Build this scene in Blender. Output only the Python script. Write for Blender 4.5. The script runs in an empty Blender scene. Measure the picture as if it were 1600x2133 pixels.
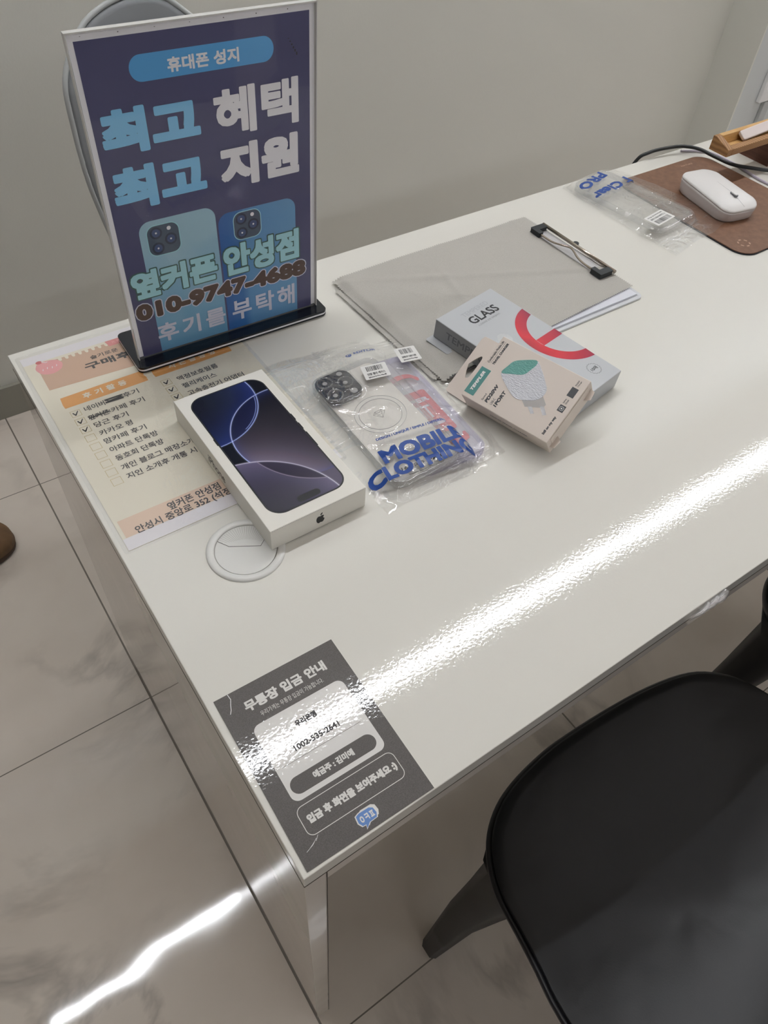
import bpy, bmesh, math, random
from mathutils import Vector, Matrix, noise
random.seed(4)
sc = bpy.context.scene
C = sc.collection
PI = math.pi
R = math.radians
H = 0.7004            # desk top height
D = 0.6392            # desk depth

# ---------------------------------------------------------------- camera, world, exposure
cam = bpy.data.cameras.new('camera')
cam.sensor_fit = 'VERTICAL'; cam.sensor_height = 36.0
cam.lens = 1542.78 / 2133 * 36.0
cam.clip_start = 0.01; cam.clip_end = 60
co = bpy.data.objects.new('camera', cam); C.objects.link(co)
co.matrix_world = (Matrix.Translation((-0.0551, -0.1224, 1.2294)) @ Matrix.Rotation(-0.6654, 4, 'Z')
                   @ Matrix.Rotation(0.7088, 4, 'X') @ Matrix.Rotation(0.0845, 4, 'Z'))
sc.camera = co
w = bpy.data.worlds.new('world'); sc.world = w; w.use_nodes = True
w.node_tree.nodes['Background'].inputs[0].default_value = (0.9, 0.92, 1, 1)
w.node_tree.nodes['Background'].inputs[1].default_value = 0.05
sc.view_settings.view_transform = 'Standard'; sc.view_settings.look = 'None'
sc.view_settings.gamma = 1.0; sc.view_settings.use_curve_mapping = False
sc.view_settings.exposure = 0.31
sc.cycles.transparent_max_bounces = 32
LAMP_Y = [(0.89, 50.0), (-0.6, 8.0), (-3.0, 38.0)]       # linear ceiling lights: y, emission strength; last two unseen, added as fill
CEIL = 2.75

# ---------------------------------------------------------------- materials
def col(r, g, b):
    f = lambda c: (c/255/12.92) if c/255 <= .04045 else ((c/255+.055)/1.055)**2.4
    return (f(r), f(g), f(b), 1)

class NT:
    """small helper to write shader maths"""
    def __init__(s, m): s.m = m; s.t = m.node_tree; s.n = s.t.nodes; s.l = s.t.links
    def new(s, t, **k):
        n = s.n.new(t)
        for a, b in k.items(): setattr(n, a, b)
        return n
    def set(s, sock, v):
        if hasattr(v, 'is_linked') or isinstance(v, bpy.types.NodeSocket): s.l.new(v, sock)
        else: sock.default_value = v
    def math(s, op, a, b=0.0, c=None):
        n = s.new('ShaderNodeMath', operation=op)
        s.set(n.inputs[0], a); s.set(n.inputs[1], b)
        if c is not None: s.set(n.inputs[2], c)
        return n.outputs[0]
    def pos(s, obj=True):
        n = s.new('ShaderNodeTexCoord'); return n.outputs['Object' if obj else 'Generated']
    def xyz(s, v):
        n = s.new('ShaderNodeSeparateXYZ'); s.l.new(v, n.inputs[0]); return n.outputs
    def mix(s, f, a, b):
        n = s.new('ShaderNodeMix', data_type='RGBA'); s.set(n.inputs[0], f); s.set(n.inputs[6], a); s.set(n.inputs[7], b)
        return n.outputs[2]
    def noise(s, vec, scale, detail=2, rough=.5, dist=0.0):
        n = s.new('ShaderNodeTexNoise'); s.l.new(vec, n.inputs['Vector'])
        n.inputs['Scale'].default_value = scale; n.inputs['Detail'].default_value = detail
        n.inputs['Roughness'].default_value = rough; n.inputs['Distortion'].default_value = dist
        return n.outputs['Fac']
    def ramp(s, f, stops):
        n = s.new('ShaderNodeValToRGB'); s.l.new(f, n.inputs[0]); e = n.color_ramp.elements
        while len(e) < len(stops): e.new(.5)
        for x, (p, c) in zip(e, stops): x.position = p; x.color = c
        return n.outputs[0]
    def bump(s, h, dist, strength=1.0, normal=None):
        n = s.new('ShaderNodeBump'); s.l.new(h, n.inputs['Height']); n.inputs['Distance'].default_value = dist
        n.inputs['Strength'].default_value = strength
        if normal is not None: s.l.new(normal, n.inputs['Normal'])
        return n.outputs[0]

def mat(name, c=(.8, .8, .8, 1), rough=.5, metal=0.0, spec=.5, coat=0.0, fn=None, alpha=1.0, trans=0.0, ior=1.5, emit=None):
    m = bpy.data.materials.new(name); m.use_nodes = True
    b = m.node_tree.nodes['Principled BSDF']
    b.inputs['Base Color'].default_value = c; b.inputs['Roughness'].default_value = rough
    b.inputs['Metallic'].default_value = metal; b.inputs['Specular IOR Level'].default_value = spec
    b.inputs['Coat Weight'].default_value = coat; b.inputs['Coat Roughness'].default_value = .05
    b.inputs['Alpha'].default_value = alpha; b.inputs['Transmission Weight'].default_value = trans
    b.inputs['IOR'].default_value = ior
    if emit:
        b.inputs['Emission Color'].default_value = emit[0]; b.inputs['Emission Strength'].default_value = emit[1]
    if fn: fn(NT(m), b)
    return m

def film(name, tint=(1, 1, 1, 1), fres=.06, haze=.06, rough=.05, bump=None, edge=.5, graze=.6):
    """thin clear plastic: lets light through, mirrors at grazing angles, slightly milky"""
    m = bpy.data.materials.new(name); m.use_nodes = True
    t = NT(m); t.n.clear()
    out = t.new('ShaderNodeOutputMaterial')
    tr = t.new('ShaderNodeBsdfTransparent'); tr.inputs[0].default_value = tint
    gl = t.new('ShaderNodeBsdfGlossy'); gl.inputs['Roughness'].default_value = rough; gl.inputs[0].default_value = (1, 1, 1, 1)
    df = t.new('ShaderNodeBsdfDiffuse'); df.inputs[0].default_value = (.85, .86, .88, 1)
    lw = t.new('ShaderNodeLayerWeight'); lw.inputs[0].default_value = edge
    if bump:
        p = t.pos(); h = t.noise(p, bump[0], 3, .55, 1.2)
        bn = t.bump(h, bump[1]); t.l.new(bn, gl.inputs['Normal']); t.l.new(bn, lw.inputs[1])
    f = t.math('ADD', t.math('MULTIPLY', t.math('POWER', lw.outputs['Facing'], 3.0), graze), fres)
    m1 = t.new('ShaderNodeMixShader'); m1.inputs[0].default_value = haze
    t.l.new(tr.outputs[0], m1.inputs[1]); t.l.new(df.outputs[0], m1.inputs[2])
    m2 = t.new('ShaderNodeMixShader'); t.l.new(f, m2.inputs[0])
    t.l.new(m1.outputs[0], m2.inputs[1]); t.l.new(gl.outputs[0], m2.inputs[2])
    t.l.new(m2.outputs[0], out.inputs[0])
    return m

def desk_fn(t, b):
    p = t.pos()
    fine = t.noise(p, 360, 2, .5)
    wide = t.noise(p, 9, 2, .5)
    n1 = t.bump(wide, .00012)
    t.l.new(t.bump(fine, .000042, 1, n1), b.inputs['Normal'])
def floor_fn(t, b):
    p = t.pos(); x, y, z = t.xyz(p)
    # veins
    v = t.noise(p, 1.7, 6, .55, 1.6)
    band = t.math('ABSOLUTE', t.math('SUBTRACT', v, .5))
    vein = t.math('SUBTRACT', 1.0, t.math('MINIMUM', t.math('MULTIPLY', band, 26.0), 1.0))
    gate = t.math('MAXIMUM', t.math('SUBTRACT', t.noise(p, 2.6, 2), .45), 0.0)
    vein = t.math('MINIMUM', t.math('MULTIPLY', t.math('MULTIPLY', vein, gate), 3.4), 1.0)
    cloud = t.ramp(t.noise(p, 3.0, 4, .6), [(.3, col(210, 199, 187)), (.7, col(222, 213, 202))])
    c = t.mix(vein, cloud, col(140, 134, 127))
    # joints every 0.6 m, origin (0, -0.031)
    def joint(s, off, hw=.0026):
        m = t.math('FRACT', t.math('ADD', t.math('DIVIDE', t.math('SUBTRACT', s, off), .6), 20.5))
        return t.math('LESS_THAN', t.math('ABSOLUTE', t.math('SUBTRACT', m, .5)), hw)
    j = t.math('MAXIMUM', joint(x, 0.0), joint(y, -.031, .0017))
    c = t.mix(j, c, col(112, 104, 94))
    t.l.new(c, b.inputs['Base Color'])
    t.l.new(t.math('ADD', .055, t.math('MULTIPLY', j, .5)), b.inputs['Roughness'])
    t.l.new(t.bump(t.noise(p, 9, 1, .4), .0007), b.inputs['Normal'])
def wall_fn(t, b):
    p = t.pos(); t.l.new(t.bump(t.noise(p, 260, 2), .00012), b.inputs['Normal'])
def leather_fn(t, b):
    p = t.pos()
    n1 = t.bump(t.noise(p, 12, 2, .5, .6), .0016)
    t.l.new(t.bump(t.noise(p, 620, 2, .6), .00007, 1, n1), b.inputs['Normal'])
def grain_fn(c1, c2, sx=1, sy=30, sz=30, sc_=8):
    def f(t, b):
        p = t.pos(); mp = t.new('ShaderNodeMapping'); t.l.new(p, mp.inputs[0]); mp.inputs['Scale'].default_value = (sx, sy, sz)
        t.l.new(t.ramp(t.noise(mp.outputs[0], sc_, 3, .6, .8), [(.35, c1), (.65, c2)]), b.inputs['Base Color'])
    return f
def stripe_fn(t, b):
    p = t.pos(); x, y, z = t.xyz(p)
    d = t.math('SQRT', t.math('ADD', t.math('POWER', t.math('SUBTRACT', x, .19), 2.0), t.math('POWER', t.math('ADD', z, .07), 2.0)))
    s = t.math('SINE', t.math('ADD', t.math('MULTIPLY', d, 1500.0), t.math('MULTIPLY', t.noise(p, 40, 2), 4.0)))
    t.l.new(t.ramp(t.math('ADD', t.math('MULTIPLY', s, .5), .5), [(0, col(138, 98, 58)), (1, col(176, 132, 84))]), b.inputs['Base Color'])
def cloth_fn(t, b):
    p = t.pos()
    t.l.new(t.ramp(t.noise(p, 900, 2), [(.3, col(181, 178, 171)), (.7, col(190, 187, 180))]), b.inputs['Base Color'])
    t.l.new(t.bump(t.noise(p, 1500, 2), .0003), b.inputs['Normal'])
def foil_fn(t, b):
    p = t.pos(); mp = t.new('ShaderNodeMapping'); t.l.new(p, mp.inputs[0]); mp.inputs['Scale'].default_value = (1, 2.2, 1)
    t.l.new(t.bump(t.noise(mp.outputs[0], 320, 3, .6, .5), .0016), b.inputs['Normal'])
def leatherette_fn(t, b):
    p = t.pos()
    t.l.new(t.ramp(t.noise(p, 120, 4, .6), [(.3, col(108, 74, 52)), (.7, col(124, 88, 64))]), b.inputs['Base Color'])

M = {}
M['desk'] = mat('white_gloss_laminate', col(224, 222, 214), .05, fn=desk_fn, spec=.5)
M['side'] = mat('white_gloss_panel', col(222, 214, 204), .06, spec=1.0, fn=lambda t, b: t.l.new(t.bump(t.noise(t.pos(), 12, 1), .0005), b.inputs['Normal']))
M['seam'] = mat('seam_dark', col(70, 62, 55), .6)
M['floor'] = mat('marble_tile', rough=.06, fn=floor_fn, spec=.7)
M['wall'] = mat('wall_paint', col(218, 218, 210), .28, fn=wall_fn, spec=.5)
M['wall_side'] = mat('wall_side_paint', col(206, 210, 210), .5)
M['wall_far'] = mat('room_paint', col(196, 194, 190), .8)
M['ceil'] = mat('ceiling_paint', col(228, 218, 208), .8)
M['wall_dim'] = mat('low_bounce_paint', col(120, 114, 108), .8)  # unseen left wall, darkened to cut the light it bounces back
M['skirt'] = mat('skirting_tile', col(150, 148, 138), .2)
M['lampbody'] = mat('lamp_body', col(230, 230, 228), .5)
M['grey_plastic'] = mat('grey_plastic', col(138, 142, 145), .5)
M['grey_rim'] = mat('grey_plastic_rim', col(186, 190, 190), .45)
M['black_plastic'] = mat('black_plastic', col(26, 26, 30), .42)
M['leather'] = mat('black_leather', col(5, 7, 12), .36, fn=leather_fn, spec=.4)
M['acrylic'] = film('clear_acrylic', fres=.012, haze=.0, rough=.02, edge=.3, graze=.15)
M['edge_acrylic'] = mat('acrylic_edge', col(215, 215, 212), .15)
M['black_gloss'] = mat('black_acrylic', col(18, 24, 34), .08)
M['white'] = mat('white_print', col(230, 230, 230), .5)
M['poster_white'] = mat('poster_white', col(246, 245, 250), .45)
M['navy'] = mat('poster_navy', col(84, 84, 122), .5)
M['pillblue'] = mat('poster_blue', col(94, 172, 232), .5)
M['sky'] = mat('poster_sky', col(142, 208, 250), .5)
M['mint'] = mat('poster_mint', col(172, 224, 234), .5)
M['dkgreen'] = mat('poster_green', col(74, 108, 104), .5)
M['brown'] = mat('poster_brown', col(92, 70, 62), .5)
M['lilacwhite'] = mat('poster_lilac', col(216, 218, 236), .5)
def ph1(t, b):
    x, y, z = t.xyz(t.pos())
    f = t.math('ADD', t.math('MULTIPLY', y, 6.0), t.math('MULTIPLY', t.noise(t.pos(), 22, 2), .5))
    t.l.new(t.ramp(f, [(0, col(96, 156, 200)), (.45, col(122, 176, 212)), (1, col(166, 204, 222))]), b.inputs['Base Color'])
M['phone_a'] = mat('poster_phone_pale', rough=.5, fn=ph1)
def ph2(t, b):
    x, y, z = t.xyz(t.pos())
    f = t.math('DIVIDE', t.math('SUBTRACT', x, .106), .088)
    t.l.new(t.ramp(f, [(0, col(52, 104, 176)), (.25, col(56, 116, 184)), (.35, col(96, 152, 204)), (1, col(112, 164, 208))]), b.inputs['Base Color'])
M['phone_b'] = mat('poster_phone_blue', rough=.5, fn=ph2)
M['camgrey'] = mat('poster_cam', col(78, 92, 112), .5)
M['camdark'] = mat('poster_cam_dark', col(52, 60, 80), .5)
M['camlens'] = mat('poster_lens', col(70, 88, 130), .5)
M['paper'] = mat('cream_paper', col(226, 220, 202), .35, coat=.0)
M['lamfilm'] = film('laminate_film', fres=.05, haze=.03, rough=.06, bump=(60, .0006), edge=.35)
M['white_margin'] = mat('paper_margin', col(226, 223, 226), .35)
M['tan'] = mat('print_tan', col(200, 168, 144), .5)
M['peach'] = mat('print_peach', col(222, 196, 174), .5)
M['pink'] = mat('print_pink', col(226, 160, 160), .5)
M['pink2'] = mat('print_rose', col(214, 138, 136), .5)
M['cherry'] = mat('print_cherry', col(196, 100, 100), .5)
M['orange'] = mat('print_orange', col(222, 160, 88), .5)
M['boxline'] = mat('print_ochre', col(198, 180, 130), .5)
M['ink'] = mat('ink_dark', col(58, 56, 58), .5)
M['black'] = mat('ink_black', col(22, 24, 30), .4)
M['cardgrey'] = mat('print_charcoal', col(70, 67, 66), .6, coat=1.0,
                    fn=lambda t, b: (t.l.new(t.ramp(t.noise(t.pos(), 1500, 1), [(.3, col(68, 64, 62)), (.7, col(90, 86, 84))]), b.inputs['Base Color']),
                                     t.l.new(t.bump(t.noise(t.pos(), 360, 2, .5), .00005), b.inputs['Coat Normal'])))
M['cardwhite'] = mat('print_card_white', col(222, 220, 216), .6, coat=1.0,
                     fn=lambda t, b: t.l.new(t.bump(t.noise(t.pos(), 360, 2, .5), .00005), b.inputs['Coat Normal']))
M['bubble'] = mat('print_bubble_blue', col(84, 126, 190), .4)
M['carton'] = mat('white_carton', col(232, 229, 220), .45)
M['cartoncream'] = mat('cream_carton', col(226, 214, 203), .5)
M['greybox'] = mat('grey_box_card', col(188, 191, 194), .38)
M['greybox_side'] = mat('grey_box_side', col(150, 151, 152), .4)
M['greytext'] = mat('grey_print', col(112, 114, 118), .4)
M['fainttext'] = mat('faint_print', col(172, 175, 180), .3)
def redfn(t, b):
    x, y, z = t.xyz(t.pos()); n = t.noise(t.pos(), 18, 2, .5, 1)
    t.l.new(t.ramp(t.math('ADD', t.math('MULTIPLY', x, 6.0), t.math('MULTIPLY', n, .5)), [(.35, col(120, 28, 48)), (.6, col(206, 42, 58)), (.95, col(140, 40, 74))]), b.inputs['Base Color'])
M['redfoil'] = mat('red_foil', rough=.2, fn=redfn, metal=.2)
M['teal'] = mat('print_teal', col(44, 128, 122), .35)
M['tealfoil'] = mat('teal_foil', col(110, 176, 166), .22, fn=foil_fn)
M['whitefoil'] = mat('white_foil', col(222, 224, 230), .22, fn=foil_fn, metal=.15)
M['plugbody'] = mat('plug_grey', col(176, 172, 168), .4)
M['pin'] = mat('plug_pin', col(120, 118, 118), .3, metal=.5)
M['case'] = film('clear_case_plastic', tint=(.99, .99, .99, 1), fres=.05, haze=.02, rough=.06, edge=.5)
M['case_wall'] = film('clear_case_wall', tint=(.93, .935, .94, 1), fres=.10, haze=.07, rough=.08, edge=.5)
M['lav'] = film('lavender_case_plastic', tint=(.93, .925, .975, 1), fres=.05, haze=.03, rough=.06, edge=.5)
M['lav_wall'] = film('lavender_case_wall', tint=(.84, .83, .94, 1), fres=.10, haze=.08, rough=.08, edge=.5)
M['bag'] = film('poly_bag_film', tint=(.995, .995, .995, 1), fres=.075, haze=.014, rough=.05, bump=(24, .0050), edge=.45)
M['bagseal'] = film('bag_seal', tint=(.98, .98, .98, 1), fres=.16, haze=.14, rough=.12, edge=.45)
M['bagframe'] = mat('bag_backing_blue', col(190, 205, 212), .5, alpha=.35)
M['backing'] = mat('white_backing', col(224, 219, 210), .5)
M['glassblack'] = mat('lens_plate', col(52, 54, 60), .25)
M['lensgrey'] = mat('lens_centre', col(150, 150, 150), .3)
M['bagblue'] = mat('bag_print_blue', col(12, 66, 146), .35)
M['darkprint'] = mat('bag_print_dark', col(36, 48, 62), .4)
M['red'] = mat('card_red', col(214, 52, 66), .4)
M['label'] = mat('label_white', col(232, 231, 228), .4)
M['softglow'] = mat('bag_print_shade', col(120, 160, 210), .5, alpha=.35)
M['cloth'] = mat('grey_microfibre', rough=.95, fn=cloth_fn, spec=.1)
M['board'] = mat('clip_board_white', col(214, 216, 220), .2)
M['paperwhite'] = mat('paper_stack', col(222, 224, 232), .6)
M['steel'] = mat('steel', col(170, 160, 148), .22, metal=.9)
M['clipbase'] = mat('clip_base', col(200, 199, 200), .35, metal=.2)
M['rubber'] = mat('black_rubber', col(30, 36, 40), .5)
M['mouse'] = mat('white_mouse', col(226, 224, 222), .4)
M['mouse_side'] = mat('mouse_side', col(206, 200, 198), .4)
M['padleather'] = mat('brown_leatherette', rough=.6, fn=leatherette_fn)
M['padblack'] = mat('pad_rubber', col(20, 26, 36), .6)
M['paddebo'] = mat('pad_emboss', col(178, 142, 120), .6)
M['cable_black'] = mat('cable_black', col(36, 40, 42), .45)
M['cable_lilac'] = mat('cable_lilac', col(190, 182, 196), .5)
M['oak'] = mat('oak_wood', rough=.5, fn=grain_fn(col(196, 152, 92), col(214, 172, 112), 3, 1, 20, 12))
M['oakdark'] = mat('oak_edge', rough=.55, fn=stripe_fn)
M['walnut'] = mat('dark_wood', rough=.6, fn=grain_fn(col(84, 50, 36), col(108, 68, 50), 30, 2, 30, 6))
M['device'] = mat('white_device', col(226, 214, 210), .35)
M['device_dark'] = mat('device_dark', col(52, 46, 42), .4)
M['ring_white'] = mat('grommet_white', col(222, 222, 218), .28)
M['slit'] = mat('grommet_slit', col(84, 82, 76), .6)
M['slot_line'] = mat('grommet_rib', col(190, 188, 182), .5)
M['shoe'] = mat('brown_shoe', rough=.7, fn=grain_fn(col(92, 68, 44), col(116, 88, 58), 6, 6, 6, 3))
M['shoe_dark'] = mat('shoe_sole', col(74, 56, 44), .7)
M['shoe_blue'] = mat('shoe_blue', col(84, 122, 150), .6)
M['shoe_red'] = mat('shoe_red', col(160, 84, 72), .6)

# phone box wallpaper (all distances in metres in the box-top frame)
def wall_art(t, b):
    x, y, z = t.xyz(t.pos())
    def sd(cx, cy, r):
        return t.math('SUBTRACT', t.math('SQRT', t.math('ADD', t.math('POWER', t.math('SUBTRACT', x, cx), 2.0), t.math('POWER', t.math('SUBTRACT', y, cy), 2.0))), r)
    def glow(d, k): return t.math('EXPONENT', t.math('MULTIPLY', t.math('ABSOLUTE', d), -1.0/k))
    def inside(d): return t.math('LESS_THAN', d, 0.0)
    def outside(d): return t.math('GREATER_THAN', d, 0.0)
    mul = lambda a, b_: t.math('MULTIPLY', a, b_)
    A = sd(.0864, .1016, .0645); B = sd(.0139, .1772, .0617); Cc = sd(-.0054, .0019, .0864); Dd = sd(.103, .0998, .0752)
    c = col(26, 27, 36)
    # blue wedge left of A, below B
    wv = mul(outside(A), mul(outside(B), t.math('GREATER_THAN', y, .107)))
    notlow = outside(Cc)
    c = t.mix(mul(inside(B), glow(B, .016)), c, col(42, 54, 112))
    c = t.mix(mul(inside(A), mul(notlow, t.math('MULTIPLY', glow(Cc, .022), 1.0))), c, col(122, 112, 130))
    c = t.mix(mul(inside(A), mul(outside(B), mul(glow(A, .004), .4))), c, col(60, 74, 150))
    c = t.mix(mul(mul(inside(A), inside(B)), .75), c, col(24, 28, 58))
    c = t.mix(mul(mul(inside(B), outside(A)), t.math('MULTIPLY', glow(A, .012), .4)), c, col(34, 48, 112))
    c = t.mix(mul(mul(outside(A), outside(Cc)), t.math('LESS_THAN', y, .08)), c, col(92, 86, 106))
    low = inside(Cc)
    c = t.mix(low, c, t.mix(glow(Cc, .028), col(30, 30, 40), col(104, 98, 126)))
    c = t.mix(mul(mul(low, inside(Dd)), .72), c, col(38, 34, 46))
    line = lambda d, k: t.math('MINIMUM', mul(glow(d, k), 1.3), 1.0)
    c = t.mix(mul(mul(line(A, .00032), outside(Cc)), t.math('GREATER_THAN', y, .078)), c, col(190, 204, 255))
    c = t.mix(mul(line(B, .00032), t.math('GREATER_THAN', y, .1125)), c, col(176, 194, 252))
    c = t.mix(mul(line(t.math('SUBTRACT', B, -.0022), .0002), mul(t.math('GREATER_THAN', y, .125), inside(A))), c, col(150, 170, 240))
    c = t.mix(line(Cc, .0004), c, col(206, 200, 222))
    c = t.mix(mul(line(Dd, .0003), low), c, col(150, 140, 160))
    t.l.new(c, b.inputs['Base Color'])
M['wallpaper'] = mat('phone_picture', rough=.18, fn=wall_art, spec=.4)

# ---------------------------------------------------------------- geometry helpers
def mesh(verts, faces, name='m'):
    me = bpy.data.meshes.new(name); me.from_pydata([tuple(v) for v in verts], [], faces); me.update(); return me
def obj(name, me, m=None, parent=None, loc=None, rot=None, smooth=False, label=None, bevel=0):
    o = bpy.data.objects.new(name, me); C.objects.link(o)
    me.name = name
    if m is not None:
        for mm in (m if isinstance(m, (list, tuple)) else [m]): me.materials.append(M[mm] if isinstance(mm, str) else mm)
    if parent: o.parent = parent
    if loc: o.location = loc
    if rot: o.rotation_euler = rot
    if smooth:
        me.polygons.foreach_set('use_smooth', [True]*len(me.polygons))
    if label: o['label'] = label
    if bevel:
        b = o.modifiers.new('bevel', 'BEVEL'); b.width = bevel; b.segments = 2; b.limit_method = 'ANGLE'
    return o
def thing(name, label, cat, mw=None, group=None, loc=(0, 0, 0), rz=0):
    o = bpy.data.objects.new(name, None); C.objects.link(o); o.empty_display_size = .02
    o.matrix_world = mw if mw is not None else Matrix.Translation(loc) @ Matrix.Rotation(rz, 4, 'Z')
    o['label'] = label; o['category'] = cat
    if group: o['group'] = group
    return o
def tag(o, label, cat, group=None):
    o['label'] = label; o['category'] = cat
    if group: o['group'] = group
    return o
def struct(o): o['kind'] = 'structure'; return o
def frame(o, x, y):
    x = Vector(x).normalized(); y = Vector(y); y = (y - x*y.dot(x)).normalized(); z = x.cross(y)
    m = Matrix((x, y, z)).transposed().to_4x4(); m.translation = Vector(o); return m
def box(x0, y0, z0, x1, y1, z1):
    v = [(x, y, z) for z in (z0, z1) for x, y in ((x0, y0), (x1, y0), (x1, y1), (x0, y1))]
    return mesh(v, [(3, 2, 1, 0), (4, 5, 6, 7), (0, 1, 5, 4), (1, 2, 6, 5), (2, 3, 7, 6), (3, 0, 4, 7)])
def loft(rings, closed=False, caps=True):
    n = len(rings[0]); v = [p for r in rings for p in r]; f = []
    k = len(rings)
    for i in range(k if closed else k-1):
        a = i*n; b = ((i+1) % k)*n
        for j in range(n): f.append((a+j, a+(j+1) % n, b+(j+1) % n, b+j))
    if caps and not closed: f.append(tuple(range(n-1, -1, -1))); f.append(tuple(range((k-1)*n, k*n)))
    return mesh(v, f)
def rrect(x0, y0, x1, y1, r, seg=6):
    out = []
    for cx, cy, a in ((x1-r, y0+r, -90), (x1-r, y1-r, 0), (x0+r, y1-r, 90), (x0+r, y0+r, 180)):
        for k in range(seg+1):
            t = R(a + 90*k/seg); out.append((cx+r*math.cos(t), cy+r*math.sin(t)))
    return out
def circ(cx, cy, r, n=40, ry=None, a0=0):
    ry = ry or r
    return [(cx+r*math.cos(2*PI*k/n+a0), cy+ry*math.sin(2*PI*k/n+a0)) for k in range(n)]
def at(o2, z): return [(x, y, z) for x, y in o2]
def slab(o2, z0, z1, bev=0.0):
    """prism of an outline with a softened top and bottom edge"""
    if bev <= 0: return loft([at(o2, z0), at(o2, z1)])
    cx = sum(p[0] for p in o2)/len(o2); cy = sum(p[1] for p in o2)/len(o2)
    def ins(d):
        out = []; n = len(o2)
        for i in range(n):
            a = Vector(o2[i-1]); b = Vector(o2[i]); c = Vector(o2[(i+1) % n])
            t = (c-a)
            if t.length < 1e-9: out.append(tuple(b)); continue
            t.normalize(); nrm = Vector((t.y, -t.x)); out.append(tuple(b - nrm*d))
        return out
    return loft([at(ins(bev), z0), at(ins(bev*.3), z0+bev*.3), at(o2, z0+bev), at(o2, z1-bev), at(ins(bev*.3), z1-bev*.3), at(ins(bev), z1)])
def ringm(outer, inner, z0, z1):
    return loft([at(outer, z0), at(outer, z1), at(inner, z1), at(inner, z0)], closed=True, caps=False)
def flat(o2, z): return mesh(at(o2, z), [tuple(range(len(o2)))])
def flats(polys, z):
    v = []; f = []
    for o2 in polys: f.append(tuple(range(len(v), len(v)+len(o2)))); v += at(o2, z)
    return mesh(v, f)
def line2(pts, w, z, closed=False):
    """flat stroke"""
    v = []; f = []; n = len(pts)
    for i in range(n):
        a = Vector(pts[i-1] if (i > 0 or closed) else pts[i]); c = Vector(pts[(i+1) % n] if (i < n-1 or closed) else pts[i]); p = Vector(pts[i])
        t = (c-a).normalized(); nn = Vector((-t.y, t.x))*w/2
        v += [(p.x+nn.x, p.y+nn.y, z), (p.x-nn.x, p.y-nn.y, z)]
    for i in range(n if closed else n-1):
        j = (i+1) % n; f.append((2*i, 2*i+1, 2*j+1, 2*j))
    return mesh(v, f)
def join(mes):
    v = []; f = []; mi = []
    for me in mes:
        o = len(v); v += [tuple(x.co) for x in me.vertices]; f += [tuple(i+o for i in p.vertices) for p in me.polygons]
        mi += [p.material_index for p in me.polygons]
    r = mesh(v, f)
    r.polygons.foreach_set('material_index', mi); return r
def tube(pts, r, n=10, sub=8, closed=False):
    P = [Vector(p) for p in pts]; q = []
    m = len(P)
    if sub > 1:
        rng = range(m if closed else m-1)
        for i in rng:
            g = lambda k: P[k % m] if closed else P[max(0, min(m-1, k))]
            p0, p1, p2, p3 = g(i-1), g(i), g(i+1), g(i+2)
            for k in range(sub):
                t = k/sub
                q.append(.5*((2*p1)+(-p0+p2)*t+(2*p0-5*p1+4*p2-p3)*t*t+(-p0+3*p1-3*p2+p3)*t**3))
        if not closed: q.append(P[-1])
    else: q = P
    rings = []; up = Vector((0, 0, 1))
    for i, p in enumerate(q):
        a = q[i-1] if (i > 0 or closed) else q[i]; c = q[(i+1) % len(q)] if (i < len(q)-1 or closed) else q[i]
        t = (c-a).normalized(); s = t.cross(up)
        if s.length < 1e-4: s = Vector((1, 0, 0))
        s.normalize(); u = s.cross(t)
        rr = r(i/(len(q)-1)) if callable(r) else r
        rings.append([tuple(p+s*rr*math.cos(2*PI*k/n)+u*rr*math.sin(2*PI*k/n)) for k in range(n)])
    return loft(rings, closed=closed, caps=not closed)
def smooth_path(pts, sub=6, closed=True):
    P = [Vector(p) for p in pts]; m = len(P); q = []
    for i in range(m if closed else m-1):
        g = lambda k: P[k % m] if closed else P[max(0, min(m-1, k))]
        p0, p1, p2, p3 = g(i-1), g(i), g(i+1), g(i+2)
        for k in range(sub):
            t = k/sub; q.append(tuple(.5*((2*p1)+(-p0+p2)*t+(2*p0-5*p1+4*p2-p3)*t*t+(-p0+3*p1-3*p2+p3)*t**3)))
    if not closed: q.append(tuple(P[-1]))
    return q
def resample(o2, c, n=72):
    """outline resampled at equal angles about c"""
    out = []
    for k in range(n):
        a = 2*PI*k/n; d = Vector((math.cos(a), math.sin(a))); best = None
        for i in range(len(o2)):
            p = Vector(o2[i])-Vector(c); e = Vector(o2[(i+1) % len(o2)])-Vector(c)-p
            den = d.x*e.y-d.y*e.x
            if abs(den) < 1e-12: continue
            t = (p.x*e.y-p.y*e.x)/den; s = (p.x*d.y-p.y*d.x)/den
            if t > 0 and -1e-6 <= s <= 1+1e-6 and (best is None or t > best): best = t
        out.append((c[0]+d.x*best, c[1]+d.y*best))
    return out

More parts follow.
